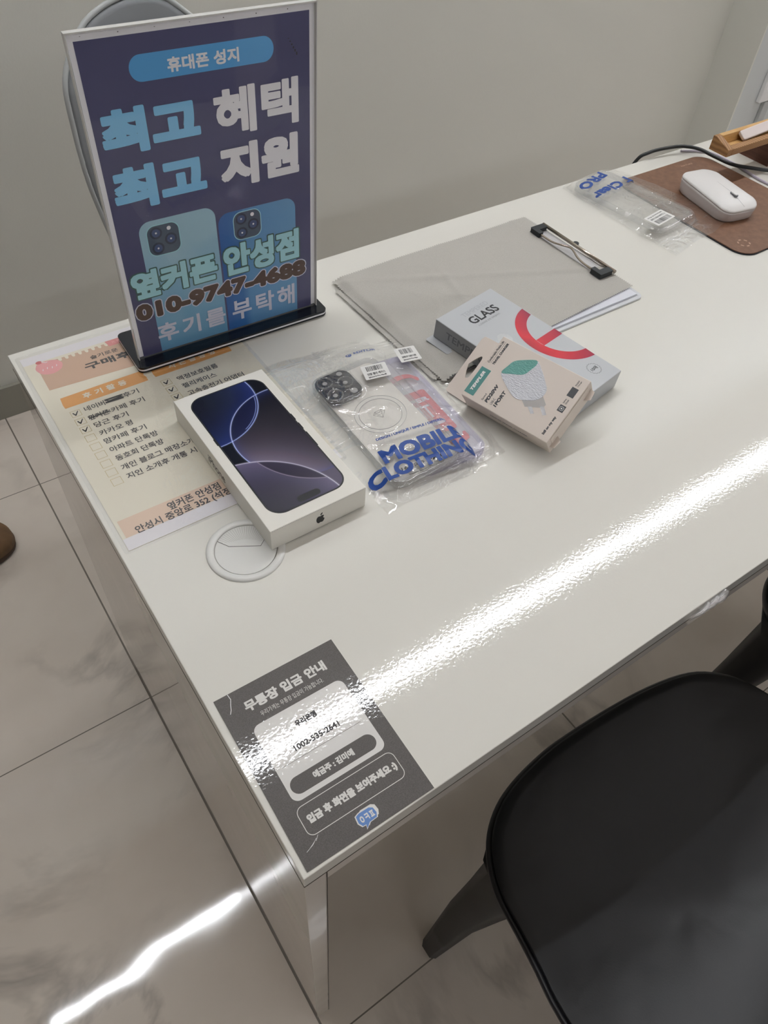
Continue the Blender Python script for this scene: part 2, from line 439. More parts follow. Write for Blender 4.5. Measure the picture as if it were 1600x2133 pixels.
_dg = None
def text_raw(body, space=1.0, shear=0.0):
    c = bpy.data.curves.new('text', 'FONT'); c.body = body; c.size = 1; c.space_character = space; c.shear = shear
    c.resolution_u = 3
    o = bpy.data.objects.new('text', c); C.objects.link(o)
    dg = bpy.context.evaluated_depsgraph_get()
    me = bpy.data.meshes.new_from_object(o.evaluated_get(dg)); bpy.data.objects.remove(o)
    v = [tuple(x.co) for x in me.vertices]; f = [tuple(p.vertices) for p in me.polygons]
    bpy.data.meshes.remove(me); return v, f
MM = .001
def text(body, bb, z, bold=0.0, rot=0.0, space=1.0, shear=0.0, outline=0.0, square=True):
    """flat lettering fitted to the box bb = (x0, y0, x1, y1) in mm; rot in degrees about the box centre
    (a box turned by 90 degrees is given by its size along the line of writing)"""
    v, f = text_raw(body, space, shear)
    xs = [p[0] for p in v]; ys = [p[1] for p in v]
    ax, bx, ay, by = min(xs), max(xs), min(ys), max(ys)
    x0, y0, x1, y1 = bb; W = x1-x0; Hh = y1-y0; cx = (x0+x1)/2; cy = (y0+y1)/2
    b = bold+outline
    sx = (W-2*bold)/(bx-ax); sy = (Hh-2*bold)/(by-ay)
    base = [((p[0]-(ax+bx)/2)*sx, (p[1]-(ay+by)/2)*sy) for p in v]
    offs = [(0, 0)]
    if b > 0:
        e = b*.92 if square else b*.72
        k = 28 if b > 1.2 else (12 if b > .6 else 8); pw_ = .45 if square else 1.0
        sg = lambda c_: math.copysign(abs(c_)**pw_, c_)
        if b > .6: offs += [(b*sg(math.cos(2*PI*(i+.5)/k)), b*sg(math.sin(2*PI*(i+.5)/k))) for i in range(k)]
        else: offs += [(b, 0), (-b, 0), (0, b), (0, -b), (e, e), (-e, e), (e, -e), (-e, -e)]
        if b > 1.2: offs += [(b*.55*math.cos(2*PI*i/10), b*.55*math.sin(2*PI*i/10)) for i in range(10)]
    ca, sa = math.cos(R(rot)), math.sin(R(rot)); V = []; F = []
    for q_, (dx, dy) in enumerate(offs):
        o = len(V); zs = z+q_*2e-6
        for x, y in base:
            x += dx; y += dy
            X = cx+x*ca-y*sa; Y = cy+x*sa+y*ca
            V.append((X*MM, Y*MM, zs))
        F += [tuple(i+o for i in p) for p in f]
    return mesh(V, F)
def multi(name, meshes, m, parent, **k):
    for q_ in meshes: obj(name, q_, m, parent, **k)
def mm(o2): return [(x*MM, y*MM) for x, y in o2]

# ================================================================ SETTING
struct(obj('floor', box(-3.2, -4.2, -.05, 5.2, 1.55, 0), 'floor'))
struct(obj('ceiling', box(-3.2, -4.2, CEIL, 5.2, 1.55, CEIL+.05), 'ceil'))
struct(obj('wall_back', box(-3.2, 1.425, 0, 2.34, 1.55, CEIL), 'wall'))
struct(obj('wall_corner', box(2.332, 1.289, 0, 2.3395, 1.4249, CEIL), 'wall'))
struct(obj('wall_return', box(2.34, 1.29, 0, 5.2, 1.55, CEIL), ['wall_side']))
struct(obj('wall_left', box(-3.3, -4.2, 0, -3.2, 1.55, CEIL), 'wall_dim'))
struct(obj('wall_right', box(5.2, -4.2, 0, 5.3, 1.55, CEIL), 'wall_far'))
struct(obj('wall_front', box(-3.3, -4.3, 0, 5.3, -4.2, CEIL), 'wall_far'))
struct(obj('baseboard_back', box(-3.2, 1.415, 0, 2.34, 1.426, .082), 'skirt', bevel=.001))

for i, (ly, st) in enumerate(LAMP_Y):
    lm_ = mat('led_diffuser_%d' % i, (1, 1, 1, 1), .5, emit=((.965, .985, 1.03, 1), st))
    t = thing('ceiling_or_fill_light', ['white linear ceiling light running along the back wall', 'unseen fill light added above the front of the desk area', 'unseen fill light added furthest from the back wall'][i], 'ceiling light', loc=(0, ly, CEIL), group='linear ceiling lights')
    obj('housing', box(-.87, -.045, -.03, 5.0, .045, 0), 'lampbody', t)
    obj('diffuser', box(-.85, -.015, -.042, 4.98, .015, -.0305), lm_, t)

# wall plate at the right edge
t = thing('wall_plate', 'white square plate on the bluish wall at the right edge', 'wall plate', loc=(2.436, 1.29, .334))
obj('plate', box(0, -.016, 0, .10, 0, .12), 'white', t, bevel=.003)
obj('plate_bracket', box(.055, -.030, .035, .09, -.0165, .06), 'grey_plastic', t, bevel=.002)
obj('grey_strip', box(.04, -.012, -.33, .075, 0, -.004), 'grey_rim', t, bevel=.002)  # plain grey strip running down below the plate

# ================================================================ DESK
L = 1.75
desk = thing('desk', 'white high-gloss desk with panel sides along the back wall', 'desk')
obj('desktop', box(0, 0, H-.018, L, D, H), 'desk', desk, bevel=.0007)
for nm, x0 in (('side_panel', 0), ('side_panel', L-.018)):
    obj(nm, box(x0+.0004, .0006, 0, x0+.018, D-.0005, H-.0184), 'side', desk, bevel=.0006)
obj('apron', box(.0184, .0008, H-.038, L-.0185, .02, H-.0184), 'side', desk, bevel=.0005)
obj('edge_seam', join([box(.0002, -.0002, H-.0186, L, .0006, H-.0181), box(-.0002, 0, H-.0186, .0004, D, H-.0181), box(.0181, .0001, 0, .0185, .0007, H-.019)]), 'seam', desk)
# grommet
g = thing('cable_grommet', 'round white plastic cable cap set in the desktop beside the phone carton', 'cable grommet', loc=(.095, .2625, H), rz=R(-30))
prof = [(.0350, 0), (.0350, .0008), (.0342, .0018), (.0320, .0024), (.0295, .0022), (.0281, .0016), (.0278, .0006)]
rings = [at(circ(0, 0, r, 72), z) for r, z in prof]
obj('rim', loft(rings, caps=False), 'ring_white', g, smooth=True)
obj('lid', slab(circ(0, 0, .0273, 64), .0001, .0011, .0003), 'ring_white', g)
sl = [(-.0268, .004), (-.0165, -.001), (.0120, .0095), (.0180, .0205)]
sl = [(-.0255, .0095), (-.0150, .0035), (.0130, .0035), (.0195, .0185)]
obj('slit', line2(sl, .0006, .00122), 'slit', g)
rib = []
for k in range(26):
    a = R(36+k*124/25); d = Vector((math.cos(a), math.sin(a)))
    s0 = .0055/max(.25, math.sin(a)) if .0055/max(.25, math.sin(a)) < .024 else .024
    rib.append(line2([tuple(d*(s0+.006)), tuple(d*.0265)], .0003, .00118))
obj('ribs', join(rib), 'slot_line', g)
# clear tape blob on the front edge
tp = []
for k in range(3):
    a = .39+k*.012
    tp.append(tube([(a, -.0005, H-.012+k*.003), (a+.012, -.004, H-.006), (a+.02, -.0015, H-.001)], .0022+.0006*k, 8, 5))
tag(obj('tape_scrap', join(tp), 'bagseal', smooth=True), 'crumpled clear tape scrap stuck on the front edge of the desk', 'tape')

# ================================================================ LAMINATED CHECKLIST
lam = thing('laminated_checklist', 'laminated cream review checklist with orange headings at the left end of the desk', 'notice sheet', loc=(.004, .312, H))
obj('paper', slab(mm(rrect(4, 3, 226.5, 312, .5, 2)), .0003, .0005), 'paper', lam)
multi('white_margin', [flat(mm(q_), .00055) for q_ in ([(4.2, 3.2), (226, 3.2), (226, 17.5), (4.2, 17.5)], [(4.2, 298), (226, 298), (226, 311.6), (4.2, 311.6)])], 'white_margin', lam)
zz = .0006
tb = [(15.5, 246.5)]
tb += [(16.4, 294)]
x = 40
while x < 100:
    tb += [(x, 294+.0), (x+.2, 291), (x+1.2, 289), (x+2.8, 289), (x+3.8, 291), (x+4, 294)]; x += 7.4
tb += [(226, 296), (226, 240), (105, 241)]
obj('heading_band', flat(mm(tb), zz), 'tan', lam)
obj('pink_ribbon', flat(mm([(94, 297.5), (226, 297.5), (226, 287), (96, 287)]), zz+.00005), 'pink2', lam)
obj('ribbon_lettering', text('REVIEW CHECK LIST', (101, 290, 190, 294.5), zz+.0001, space=1.4), 'pink', lam)
obj('cake_print', flat(mm(smooth_path([(14, 287), (18, 276), (28, 272), (38, 276), (42, 285), (38, 293), (30, 296), (20, 296)], 5)), zz+.00005), 'pink', lam)
obj('cherry_print', flat(mm(circ(20.5, 297, 3.4, 20, 2.8)), zz+.0001), 'cherry', lam)
obj('sprinkle_print', join([line2(mm([(20+5*k, 281+1.2*(k % 2)), (21+5*k, 284+1.2*(k % 2))]), .0008, zz+.0001) for k in range(4)]+[line2(mm([(23, 297), (27, 293.5), (29, 294.5)]), .0009, zz+.00015)]), 'white', lam)
obj('small_heading', text('슬기로운  소비', (70.5, 274.2, 122, 281), zz+.0001, .15), 'ink', lam)
obj('main_heading', text('구매후기', (59.8, 258.5, 128, 270.5), zz+.0001, .55), 'ink', lam)
def torn(x0, y0, x1, y1): return [(x0, y0), (x0-.5, y0+6), (x0+.6, y1), ((x0+x1)/2, y1+.6), (x1-.5, y1+.6), (x1+.4, y1-4), (x1-.8, y1-7), (x1+.6, y1-12), (x1, y0), ((x0+x1)/2, y0-.5)]
obj('orange_heading_band', flat(mm(torn(19.8, 210.5, 109.5, 228.5)), zz), 'orange', lam)
obj('band_lettering', text('후 기 활 동', (41.5, 215.5, 88.5, 224.5), zz+.0001, .35, space=1.1), 'paper', lam)
obj('orange_heading_band', flat(mm(torn(118.4, 211.5, 209.5, 229.5)), zz), 'orange', lam)
obj('band_lettering', text('사 은 품 증 정', (137, 216.5, 192, 225.5), zz+.0001, .35, space=1.1), 'paper', lam)
by = [193.5, 179.5, 165.7, 151.6, 137.4, 123.6, 109.7, 96.2, 82.6]
bx = []
for y in by: bx.append(line2(mm([(21.6, y), (31.2, y), (31.2, y+9.5), (21.6, y+9.5)]), .0007, zz, True))
for y in (192.8, 179, 165.5): bx.append(line2(mm([(119.6, y), (129.6, y), (129.6, y+9.5), (119.6, y+9.5)]), .0007, zz, True))
multi('checkbox', bx, 'boxline', lam)
ck = []
for cx, ys in ((25.8, by[:3]), (124, (192.8, 179, 165.5))):
    for y in ys:
        ck.append(flat(mm([(cx-2.6, y+6.2), (cx-1.6, y+7), (cx-.2, y+3.6), (cx+3, y+7.8), (cx+4, y+7.8), (cx+.2, y+1.4), (cx-.9, y+1.4)]), zz+.0001))
multi('tick_mark', ck, 'black', lam)
rows = [('네이버', 35.7, 57), ('후기', 77, 94), ('옆커폰', 34.5, 56), ('카페 후기', 58.5, 94), ('당근 후기', 35.7, 71), ('카카오 평', 36, 70), ('맘카페 후기', 35.7, 79), ('아파트 단톡방', 36, 85.5), ('동호회 단톡방', 36.4, 85.5), ('개인 블로그 매장소개', 36.4, 112), ('지인 소개후 개통 시', 36.6, 108)]
ry = [196, 196.5, 181, 181, 168, 154, 140.7, 126.5, 112.5, 98, 84.5]
multi('list_lettering', [text(s, (a, y-.4, b, y+7.8), zz+.0001, .14) for (s, a, b), y in zip(rows, ry)], 'ink', lam)
multi('list_lettering', [text(s, (136.6, y, b, y+8), zz+.0001, .14) for s, b, y in (('액정보호필름', 184, 192.5), ('젤리케이스', 176, 179), ('고속충전기 어댑터', 202, 165))], 'ink', lam)
scr = [line2(mm([(57.8, 198.5), (76.5, 197.5), (77, 202.5), (58, 202.5), (62, 199), (76, 200.2)]), .0026, zz+.00015)]
for k in range(12):
    a = 35+k*1.85; scr.append(line2(mm([(a, 182+random.random()*2), (a+1.8, 188-random.random()*2), (a+.4, 184+random.random()*2), (a+2.4, 183)]), .0009, zz+.00015))
obj('scribbled_out_words', join(scr), 'black', lam)
obj('address_band', flats([mm([(7.6, 17.8), (112, 17.8), (112, 40), (7.6, 40)])], zz), 'peach', lam)
obj('address_lettering', join([text('옆커폰 안성점', (53.5, 27.5, 106, 37.5), zz+.0001, .22), text('안성시 중앙로 352 (석정', (18, 15.6, 112, 26.6), zz+.0001, .22)]), 'ink', lam)
obj('laminate_sleeve', slab(mm(rrect(0, 0, 230.5, 317, 4)), .0001, .0009, .0002), 'lamfilm', lam)

# ================================================================ ADVERT STAND
sg = thing('acrylic_sign_stand', 'tall clear sign stand with a navy advert on a black base', 'sign stand',
           frame((.1175, .5515, H), (math.cos(-.028), math.sin(-.028), 0), (-math.sin(-.028), math.cos(-.028), 0)))
def basep(z0, z1, ins=0): return slab(mm(rrect(-7+ins, -17+ins, 227-ins, 55-ins, 7)), z0, z1, .0003)
obj('base_foot', basep(.0012, .0030), 'black_gloss', sg)
obj('base_edge', basep(.0031, .0052, .2), 'poster_white', sg)
obj('base', basep(.0053, .0080), 'black_gloss', sg)
ln = -.0314
pn = bpy.data.objects.new('panel', None)
pan = obj('poster', box(.0005, .0002, .002, .2184, .0008, .3140), 'poster_white', sg, loc=(0, 0, .008), rot=(-ln, 0, 0))
# printed face: own frame, x right, y up the poster, z towards the viewer
def face(name, me, m, dz=0, label=None):
    o = obj(name, me, m, pan, label=label); o.rotation_euler = (PI/2, 0, 0); o.location = (0, .0001-dz*.00005, 0); return o
navy = flat(mm([(5, 1), (213.3, 1), (213.3, 309), (5, 309)]), 0)
face('navy_print', navy, 'navy', 0)
pa = [mm(rrect(26, -8, 105, 152, 12))]
def clipy(o2, lo): return [(x, max(y, lo)) for x, y in o2]
face('phone_picture', flat(clipy(mm(rrect(26, -20, 105, 152, 12)), .0012), 0), 'phone_a', 1)
face('phone_picture', flat(clipy(mm(rrect(107, -20, 195, 141.5, 12)), .0012), 0), 'phone_b', 1)
for (x0, y0, x1, y1) in ((33.5, 115, 65.5, 146), (124, 109, 154, 138.5)):
    face('camera_island_print', ringm(mm(rrect(x0-.8, y0-.8, x1+.8, y1+.8, 8.5)), mm(rrect(x0, y0, x1, y1, 8)), 0, .00002), 'mint', 2)
    face('camera_island_print', flat(mm(rrect(x0, y0, x1, y1, 8)), 0), 'camgrey', 2)
    w_ = x1-x0; h_ = y1-y0
    ls = [(x0+.28*w_, y0+.76*h_), (x0+.72*w_, y0+.47*h_), (x0+.28*w_, y0+.24*h_)]
    face('lens_print', flats([mm(circ(a, b, 6.2, 28)) for a, b in ls], 0), 'camdark', 3)
    face('lens_print', flats([mm(circ(a, b, 4.2, 24)) for a, b in ls], 0), 'camlens', 4)
    face('lens_print', flats([mm(circ(a, b, 1.0, 12)) for a, b in ls]+[mm(circ(x0+.70*w_, y0+.84*h_, 2.1, 16))], 0), 'poster_white', 5)
face('pill_badge', flat(mm(rrect(44.7, 273.2, 177, 294, 10.3, 10)), 0), 'pillblue', 1)
face('badge_lettering', text('휴대폰 성지', (77.5, 277, 143.3, 288.6), 0, .45), 'poster_white', 2)
face('headline_lettering', join([text('최고', (10.5, 217.5, 100.5, 256), 0, 2.7), text('최고', (10.5, 166.5, 100.5, 206.5), 0, 2.7)]), 'sky', 6)
face('headline_lettering', join([text('혜택', (115, 216, 201, 257.5), 0, 1.8), text('지원', (115.5, 166, 200.5, 207.5), 0, 2.6)]), 'poster_white', 6)
for s, bb, bo in (('옆커폰', (8, 71, 101, 102.5), 1.7), ('안성점', (108.5, 69.5, 198.5, 105.5), 1.7)):
    face('shop_name_outline', text(s, bb, 0, bo, outline=1.3), 'dkgreen', 6)
    face('shop_name_lettering', text(s, bb, 0, bo), 'mint', 8)
nb = (6.5, 46, 206.5, 66)
face('phone_number_outline', text('010-9747-4688', nb, 0, 1.9, outline=1.1, square=False), 'lilacwhite', 9)
face('phone_number_lettering', text('010-9747-4688', nb, 0, 1.9, square=False), 'brown', 11)
face('request_lettering', join([text('후기를', (25, 12.5, 104, 36), 0, .7, space=1.25), text('부탁해', (112.6, 11.5, 191.5, 38.2), 0, .7, space=1.25)]), 'lilacwhite', 9)
obj('front_pane', box(-.0006, -.0026, -.006, .2194, -.0010, .3052), 'acrylic', pan, loc=(0, 0, .010))
obj('pane_rim', join([box(-.0008, -.0028, .3150, .2196, .0030, .3162), box(-.0014, -.0028, -.004, -.0006, .0030, .3162), box(.2190, -.0028, -.004, .2198, .0030, .3162)]), 'edge_acrylic', pan)
multi('scuff_mark', [box(.010+.03*k, -.0030, .3120+random.random()*.001, .0108+.03*k, -.0028, .3132) for k in range(7)]+[box(.190+.0016*k, -.0029, .290-.0028*k, .1912+.0016*k, -.0027, .2905-.0024*k) for k in range(6)], 'ink', pan)

# ================================================================ PAYMENT NOTICE
nt = thing('payment_notice', 'dark grey account notice taped on the near corner of the desktop', 'notice sheet', frame((.0043, .0026, H), (math.cos(-.0147), math.sin(-.0147), 0), (-math.sin(-.0147), math.cos(-.0147), 0)))
obj('card', slab(mm([(0, 0), (104.2, 0), (104.2, 143.2), (0, 143.2)]), .0002, .0005), 'cardgrey', nt)
obj('white_panel', flat(mm(rrect(14.7, 43.2, 92.6, 109.2, 6)), .00056), 'cardwhite', nt)
obj('title_lettering', join([text('무통장 입금 안내', (18, 121.5, 88, 131), .00056, .45), text('우리가게는 무통장 입금이 가능합니다.', (26, 113.4, 80, 117.8), .00056)]), 'cardwhite', nt)
obj('account_lettering', join([text('우리은행', (43.7, 91.8, 61.5, 97.2), .0006, .25), text('1002-535-2641', (34.1, 76, 72, 80.8), .0006, .2), line2(mm([(19.3, 70.4), (86.4, 70.4)]), .0003, .0006)]), 'ink', nt)
obj('name_bar', flat(mm(rrect(17.6, 47, 88.4, 60, 6.4, 8)), .00062), 'cardgrey', nt)
obj('name_lettering', text('예금주 : 김미애', (35.8, 50.8, 69.5, 56.6), .00068, .3), 'cardwhite', nt)
obj('rounded_outline', line2(mm(rrect(12.6, 18, 93, 39.6, 5)), .0005, .00058, True), 'cardwhite', nt)
obj('request_lettering', text('입금 후 화면을 보여주세요 :)', (17, 24.6, 90.5, 32.4), .00058, .4), 'cardwhite', nt)
bl = [(46, 12.8), (45.4, 8), (47, 5), (49.5, 4.8), (48.8, 2.2), (52.5, 4.9), (58.5, 5.2), (60, 8), (59.5, 12), (57, 13.6), (49, 13.8)]
obj('speech_bubble', flat(mm([(x*1.0+2.2, y*1.05+.6) for x, y in bl]), .00058), 'cardwhite', nt)
obj('speech_bubble', flat(mm([(53+(x-53)*1.12, 8.5+(y-8.5)*1.12) for x, y in bl]), .00062), 'cardwhite', nt)
obj('speech_bubble', flat(mm(bl), .00066), 'bubble', nt)
obj('bubble_lettering', text('ㅇㅋㅍ', (47.4, 6.8, 58.4, 11.4), .0007, .2), 'cardwhite', nt)
scr = [line2(mm([(11.5, 143), (12, 138), (10, 134), (8.5, 130), (6.5, 127)]), .0005, .0007)]
for k in range(4): scr.append(line2(mm([(6+3*k, 11+k), (12+2*k, 13+k*1.3)]), .00025, .0007))
multi('film_crease', scr, 'white', nt)

# ================================================================ PHONE CARTON
pb = thing('phone_carton', 'white slim phone carton with dark phone pictured on its lid', 'phone box', loc=(.1138, .2491, H), rz=.0032)
pw, pl, phh = .0996, .1984, .0271
obj('carton', box(0, 0, .0013, pw, pl, phh), 'carton', pb, bevel=.0006)
pt = obj('lid_picture', flat(mm(rrect(9.8, 12.2, 90.4, 190.2, 15.5, 10)), 0), 'black', pb, loc=(0, 0, phh+.0001), label='dark phone picture with glowing arcs')
obj('screen_picture', flat(mm(rrect(11.3, 13.7, 88.9, 188.7, 14, 10)), .0001), 'wallpaper', pt)
multi('button_picture', [flat(mm(q_), .0001) for q_ in [[(90.2, a), (91.2, a), (91.2, b), (90.2, b)] for a, b in ((112, 122), (97, 107), (70, 92))]+[[(9, 118), (9.9, 118), (9.9, 128), (9, 128)]]], 'black', pt)
obj('camera_pill', flat(mm(rrect(38.5, 15.5, 62, 23, 3.7)), .0002), 'black', pt)
sd = obj('side_lettering', text('iPhone', (0, 7.0, 35, 17.2), 0, .12), 'black', pb)
sd.rotation_euler = (PI/2, 0, -PI/2); sd.location = (-.0001, pl-.049, -.0005)
sd.location = (-.0001, .1235, 0)
sd.rotation_euler = (PI/2, 0, -PI/2)
ap = smooth_path([(0, 4.6), (1.6, 5.2), (3.4, 4.6), (4.0, 3.6), (3.2, 2.0), (3.5, .6), (4.6, -.6), (3.4, -3.6), (1.9, -4.6), (0, -4.0), (-1.8, -4.6), (-3.4, -3.2), (-4.4, -.2), (-4.2, 2.8), (-3.0, 4.8), (-1.4, 5.1)], 4)
lf = smooth_path([(.1, 5.9), (.3, 7.6), (2.2, 9.0), (2.4, 7.4), (1.4, 6.2)], 4)
fl = obj('fruit_emblem', flats([mm([(x*.95, y*.95) for x, y in q]) for q in (ap, lf)], 0), 'black', pb)
fl.rotation_euler = (PI/2, 0, 0); fl.location = (.0505, -.0001, .0125)
zp = []
for k in range(60):
    x = .002+k*.0016; zp.append(box(x, -.00012, phh-.0012, x+.0006, .0002, phh-.0006))
obj('tear_perforation', join(zp), 'fainttext', pb)

# ================================================================ PHONE CASES AND BAGS
def edge(px, py, x0, y0, x1, y1, rr=.014):
    """signed distance outside a rounded rectangle"""
    cx = (x0+x1)/2; cy = (y0+y1)/2; dx = abs(px-cx)-(x1-x0)/2+rr; dy = abs(py-cy)-(y1-y0)/2+rr
    return math.hypot(max(dx, 0), max(dy, 0))+min(max(dx, dy), 0)-rr
def phone_case(name, label, mw, Wd, Ln, th, m1, m2, cam_=True, ring=True, backing=None, group=None):
    t = thing(name, label, 'phone case', mw, group)
    o = rrect(0, 0, Wd, Ln, .0135, 8); i = rrect(.0016, .0016, Wd-.0016, Ln-.0016, .012, 8)
    obj('side_wall', ringm(o, i, .0002, th), m2, t, smooth=False, bevel=.0005)
    obj('back_plate', slab(rrect(.0018, .0018, Wd-.0018, Ln-.0018, .0118, 8), th-.0012, th-.0002), m1, t)
    obj('lip_line', line2(rrect(.003, .003, Wd-.003, Ln-.003, .011, 8), .0006, th, True), m2, t)
    return t
c1slope = .09
c1 = frame((.249, .2475, H+.001), (math.cos(R(-1.5)), math.sin(R(-1.5)), c1slope), (-math.sin(R(-1.5)), math.cos(R(-1.5)), 0))
c2 = frame((.279, .2486, H+.0006), (.998, -.068, 0), (.068, .998, 0))
TH1, TH2 = .0095, .0075
k1 = phone_case('phone_case', 'clear phone case with white backing and magnet ring, in the bag with big blue lettering', c1, .0815, .1745, TH1, 'case', 'case_wall')
obj('backing_card', slab(mm(rrect(4.2, 5, 77.5, 170, 9, 6)), .0042, .0048), 'backing', k1)
# camera island of case 1
ci = rrect(.0030, .1270, .0450, .1715, .0115, 8)
isl = obj('camera_island', slab(ci, TH1-.003, TH1+.0010, .0006), 'glassblack', k1)
obj('island_rim', ringm(rrect(.0018, .1258, .0462, .1727, .0125, 8), rrect(.0036, .1276, .0444, .1709, .011, 8), TH1-.001, TH1+.0026), 'case', isl, bevel=.0005)
for (a, b) in ((.0138, .1605), (.0140, .1385), (.0330, .1500)):
    obj('lens_ring', loft([at(circ(a, b, r, 32), z) for r, z in ((.0090, TH1+.001), (.0088, TH1+.003), (.0081, TH1+.0034), (.0074, TH1+.003), (.0072, TH1+.001))], caps=False), 'case_wall', isl, smooth=True)
    obj('lens', slab(circ(a, b, .0068, 28), TH1+.001, TH1+.0013), 'glassblack', isl)
    obj('lens', slab(circ(a, b, .0026, 24), TH1+.0014, TH1+.0016), 'lensgrey', isl)
obj('flash_hole', join([slab(circ(.0345, .1655, .0032, 20), TH1+.001, TH1+.0016), slab(circ(.0345, .1345, .0040, 20), TH1+.001, TH1+.0016)]), 'lensgrey', isl)
mr = [ringm(circ(.0395, .0905, .0225, 64), circ(.0395, .0905, .0222, 64), TH1-.0001, TH1+.0002), ringm(circ(.0395, .0905, .0272, 64), circ(.0395, .0905, .0270, 64), TH1-.0001, TH1+.0002)]
obj('magnet_ring_outline', join(mr), 'greytext', k1)
obj('magnet_ring', ringm(circ(.0395, .0905, .0268, 64), circ(.0395, .0905, .0227, 64), TH1-.00015, TH1), 'case', k1)
dm = [[(-7, 2.5), (-3.5, 5.5), (4.5, 5.5), (7, 2.5), (0, -5.5)], ]
dl = [line2(mm([(x+39, y+84+6) for x, y in dm[0]]), .0003, TH1+.0002, True)]
for a, b in (((-7, 2.5), (7, 2.5)), ((-3.5, 5.5), (-3, 2.5)), ((4.5, 5.5), (3, 2.5)), ((-3, 2.5), (0, -5.5)), ((3, 2.5), (0, -5.5)), ((-3.5, 5.5), (0, 2.5)), ((4.5, 5.5), (0, 2.5)), ((-5, 4), (-3, 2.5)), ((-4.5, -.5), (3.5, .2))):
    dl.append(line2(mm([(a[0]+39, a[1]+90), (b[0]+39, b[1]+90)]), .00025, TH1+.0002))
obj('diamond_print', join(dl), 'ink', k1)
obj('model_lettering', join([text('16 PRO MAX', (15, 9.5, 60, 13.8), TH1+.0002, .3, rot=-8), text('Destiny Scenery.I Believe in It', (18, 1.6, 57, 4.2), TH1+.0002, .06, rot=-6)]), 'ink', k1)

k2 = phone_case('phone_case', 'lavender tinted clear phone case over a red card, half under the other case', c2, .082, .170, TH2, 'lav', 'lav_wall')
rc = obj('red_card', slab(mm(rrect(43, 44, 73, 112, 3)), .0032, .0036), 'red', k2, label='red printed card')
obj('card_border', join([slab(mm(smooth_path([(36, 131), (44, 139), (56, 143), (70, 141), (77, 133), (78, 128), (75, 127), (70, 134), (58, 136), (46, 133), (40, 128)], 4)), .0032, .0036), slab(mm([(48, 24), (68, 23), (75, 25), (76.5, 30), (76, 36), (73, 36), (71, 31), (52, 31.5)]), .0032, .0036)]), 'red', k2)
obj('card_lettering', join([text('SUPER', (30, 93.5, 70, 100.5), .0038, .5), text('FIT', (40, 68, 64, 88), .0038, .3)]), 'label', k2)
obj('card_pill', flats([mm(rrect(46, 56, 67, 62.5, 3))], .0038), 'label', k2)
obj('card_lettering', text('카드 케이스', (52, 47, 68, 51.5), .0038, .1), 'label', k2)
obj('case_print', text('CARD SLOT', (52, 116, 70, 118.5), TH2+.0002, .05), 'label', k2)

def bilinear(q, u, v):
    bl_, br, tr, tl = [Vector(p) for p in q]
    return (bl_*(1-u)+br*u)*(1-v)+(tl*(1-u)+tr*u)*v
def make_bag(name, label, quad, nx, ny, hfn, seed, group='clear resealable bags', amp=.0011):
    t = thing(name, label, 'plastic bag', loc=(quad[0][0], quad[0][1], H), group=group)
    O = Vector((quad[0][0], quad[0][1], 0))
    def zat(x, y, k=1.0):
        h = hfn(x, y)
        nz = noise.noise(Vector((x*26, y*26, seed))); rd = max(0, 1-abs(noise.noise(Vector((x*16+3, y*34+x*14, seed+9)))*3.2))**2
        free = min(1, max(0, (hmax[seed]-h)/.004))
        return .0014+k*(h+amp*(.25+.75*free)*(nz*.7+rd*1.2))
    V = []; F = []
    for j in range(ny+1):
        for i in range(nx+1):
            u = i/nx; v = j/ny; p = bilinear(quad, u, v)
            ed = min(u, 1-u, v, 1-v)
            k = min(1, ed/.035)
            # uneven outline
            p = p + Vector((noise.noise(Vector((p.y*22, seed, 0)))*.004*(1-k), noise.noise(Vector((p.x*22, seed+5, 0)))*.004*(1-k)))
            z = zat(p.x, p.y, k)
            V.append((p.x-O.x, p.y-O.y, z))
    n = (nx+1)
    for j in range(ny):
        for i in range(nx): F.append((j*n+i, j*n+i+1, (j+1)*n+i+1, (j+1)*n+i))
    obj('top_film', mesh(V, F), 'bag', t, smooth=True)
    V2 = [(x, y, .0003) for x, y, z in V[::1]]
    rim = [i for i in range(n)]+[j*n+nx for j in range(1, ny+1)]+[ny*n+i for i in range(nx-1, -1, -1)]+[j*n for j in range(ny-1, 0, -1)]
    obj('bottom_film', mesh([V2[i] for i in rim], [tuple(range(len(rim)))]), 'bagseal' if False else 'bag', t)
    return t, O, zat
hmax = {1: .019, 2: .0085, 3: .012}
def sm(x): x = max(0, min(1, x)); return x*x*(3-2*x)
def h1(x, y):
    p = c1.inverted() @ Vector((x, y, H)); lx, ly = p.x, p.y
    top = .001+c1slope*max(0, min(.0815, lx))+TH1+.0012
    d = edge(lx, ly, 0, 0, .0815, .1745)
    camd = edge(lx, ly, .002, .126, .046, .1725)
    top += .0030*(1-sm(camd/.006))
    return top*(1-sm((d-.0008)/(.022+.028*sm((ly-.166)/.010)))) if d > .0008 else top
def h2(x, y):
    p = c2.inverted() @ Vector((x, y, H)); d = edge(p.x, p.y, 0, 0, .082, .170)
    return (TH2+.0012)*(1-sm((d-.0008)/.013)) if d > .0008 else TH2+.0012
q2 = [(.268, .246), (.377, .233), (.412, .438), (.288, .474)]
bag2, O2, z2_ = make_bag('clear_bag', 'clear resealable bag holding the lavender case, half under the other bag', q2, 90, 150, h2, 2)
q1 = [(.2265, .229), (.349, .2285), (.357, .468), (.2145, .478)]
bag1, O1, z1_ = make_bag('clear_bag', 'clear resealable bag with big blue lettering beside the phone carton', q1, 110, 190, h1, 1)
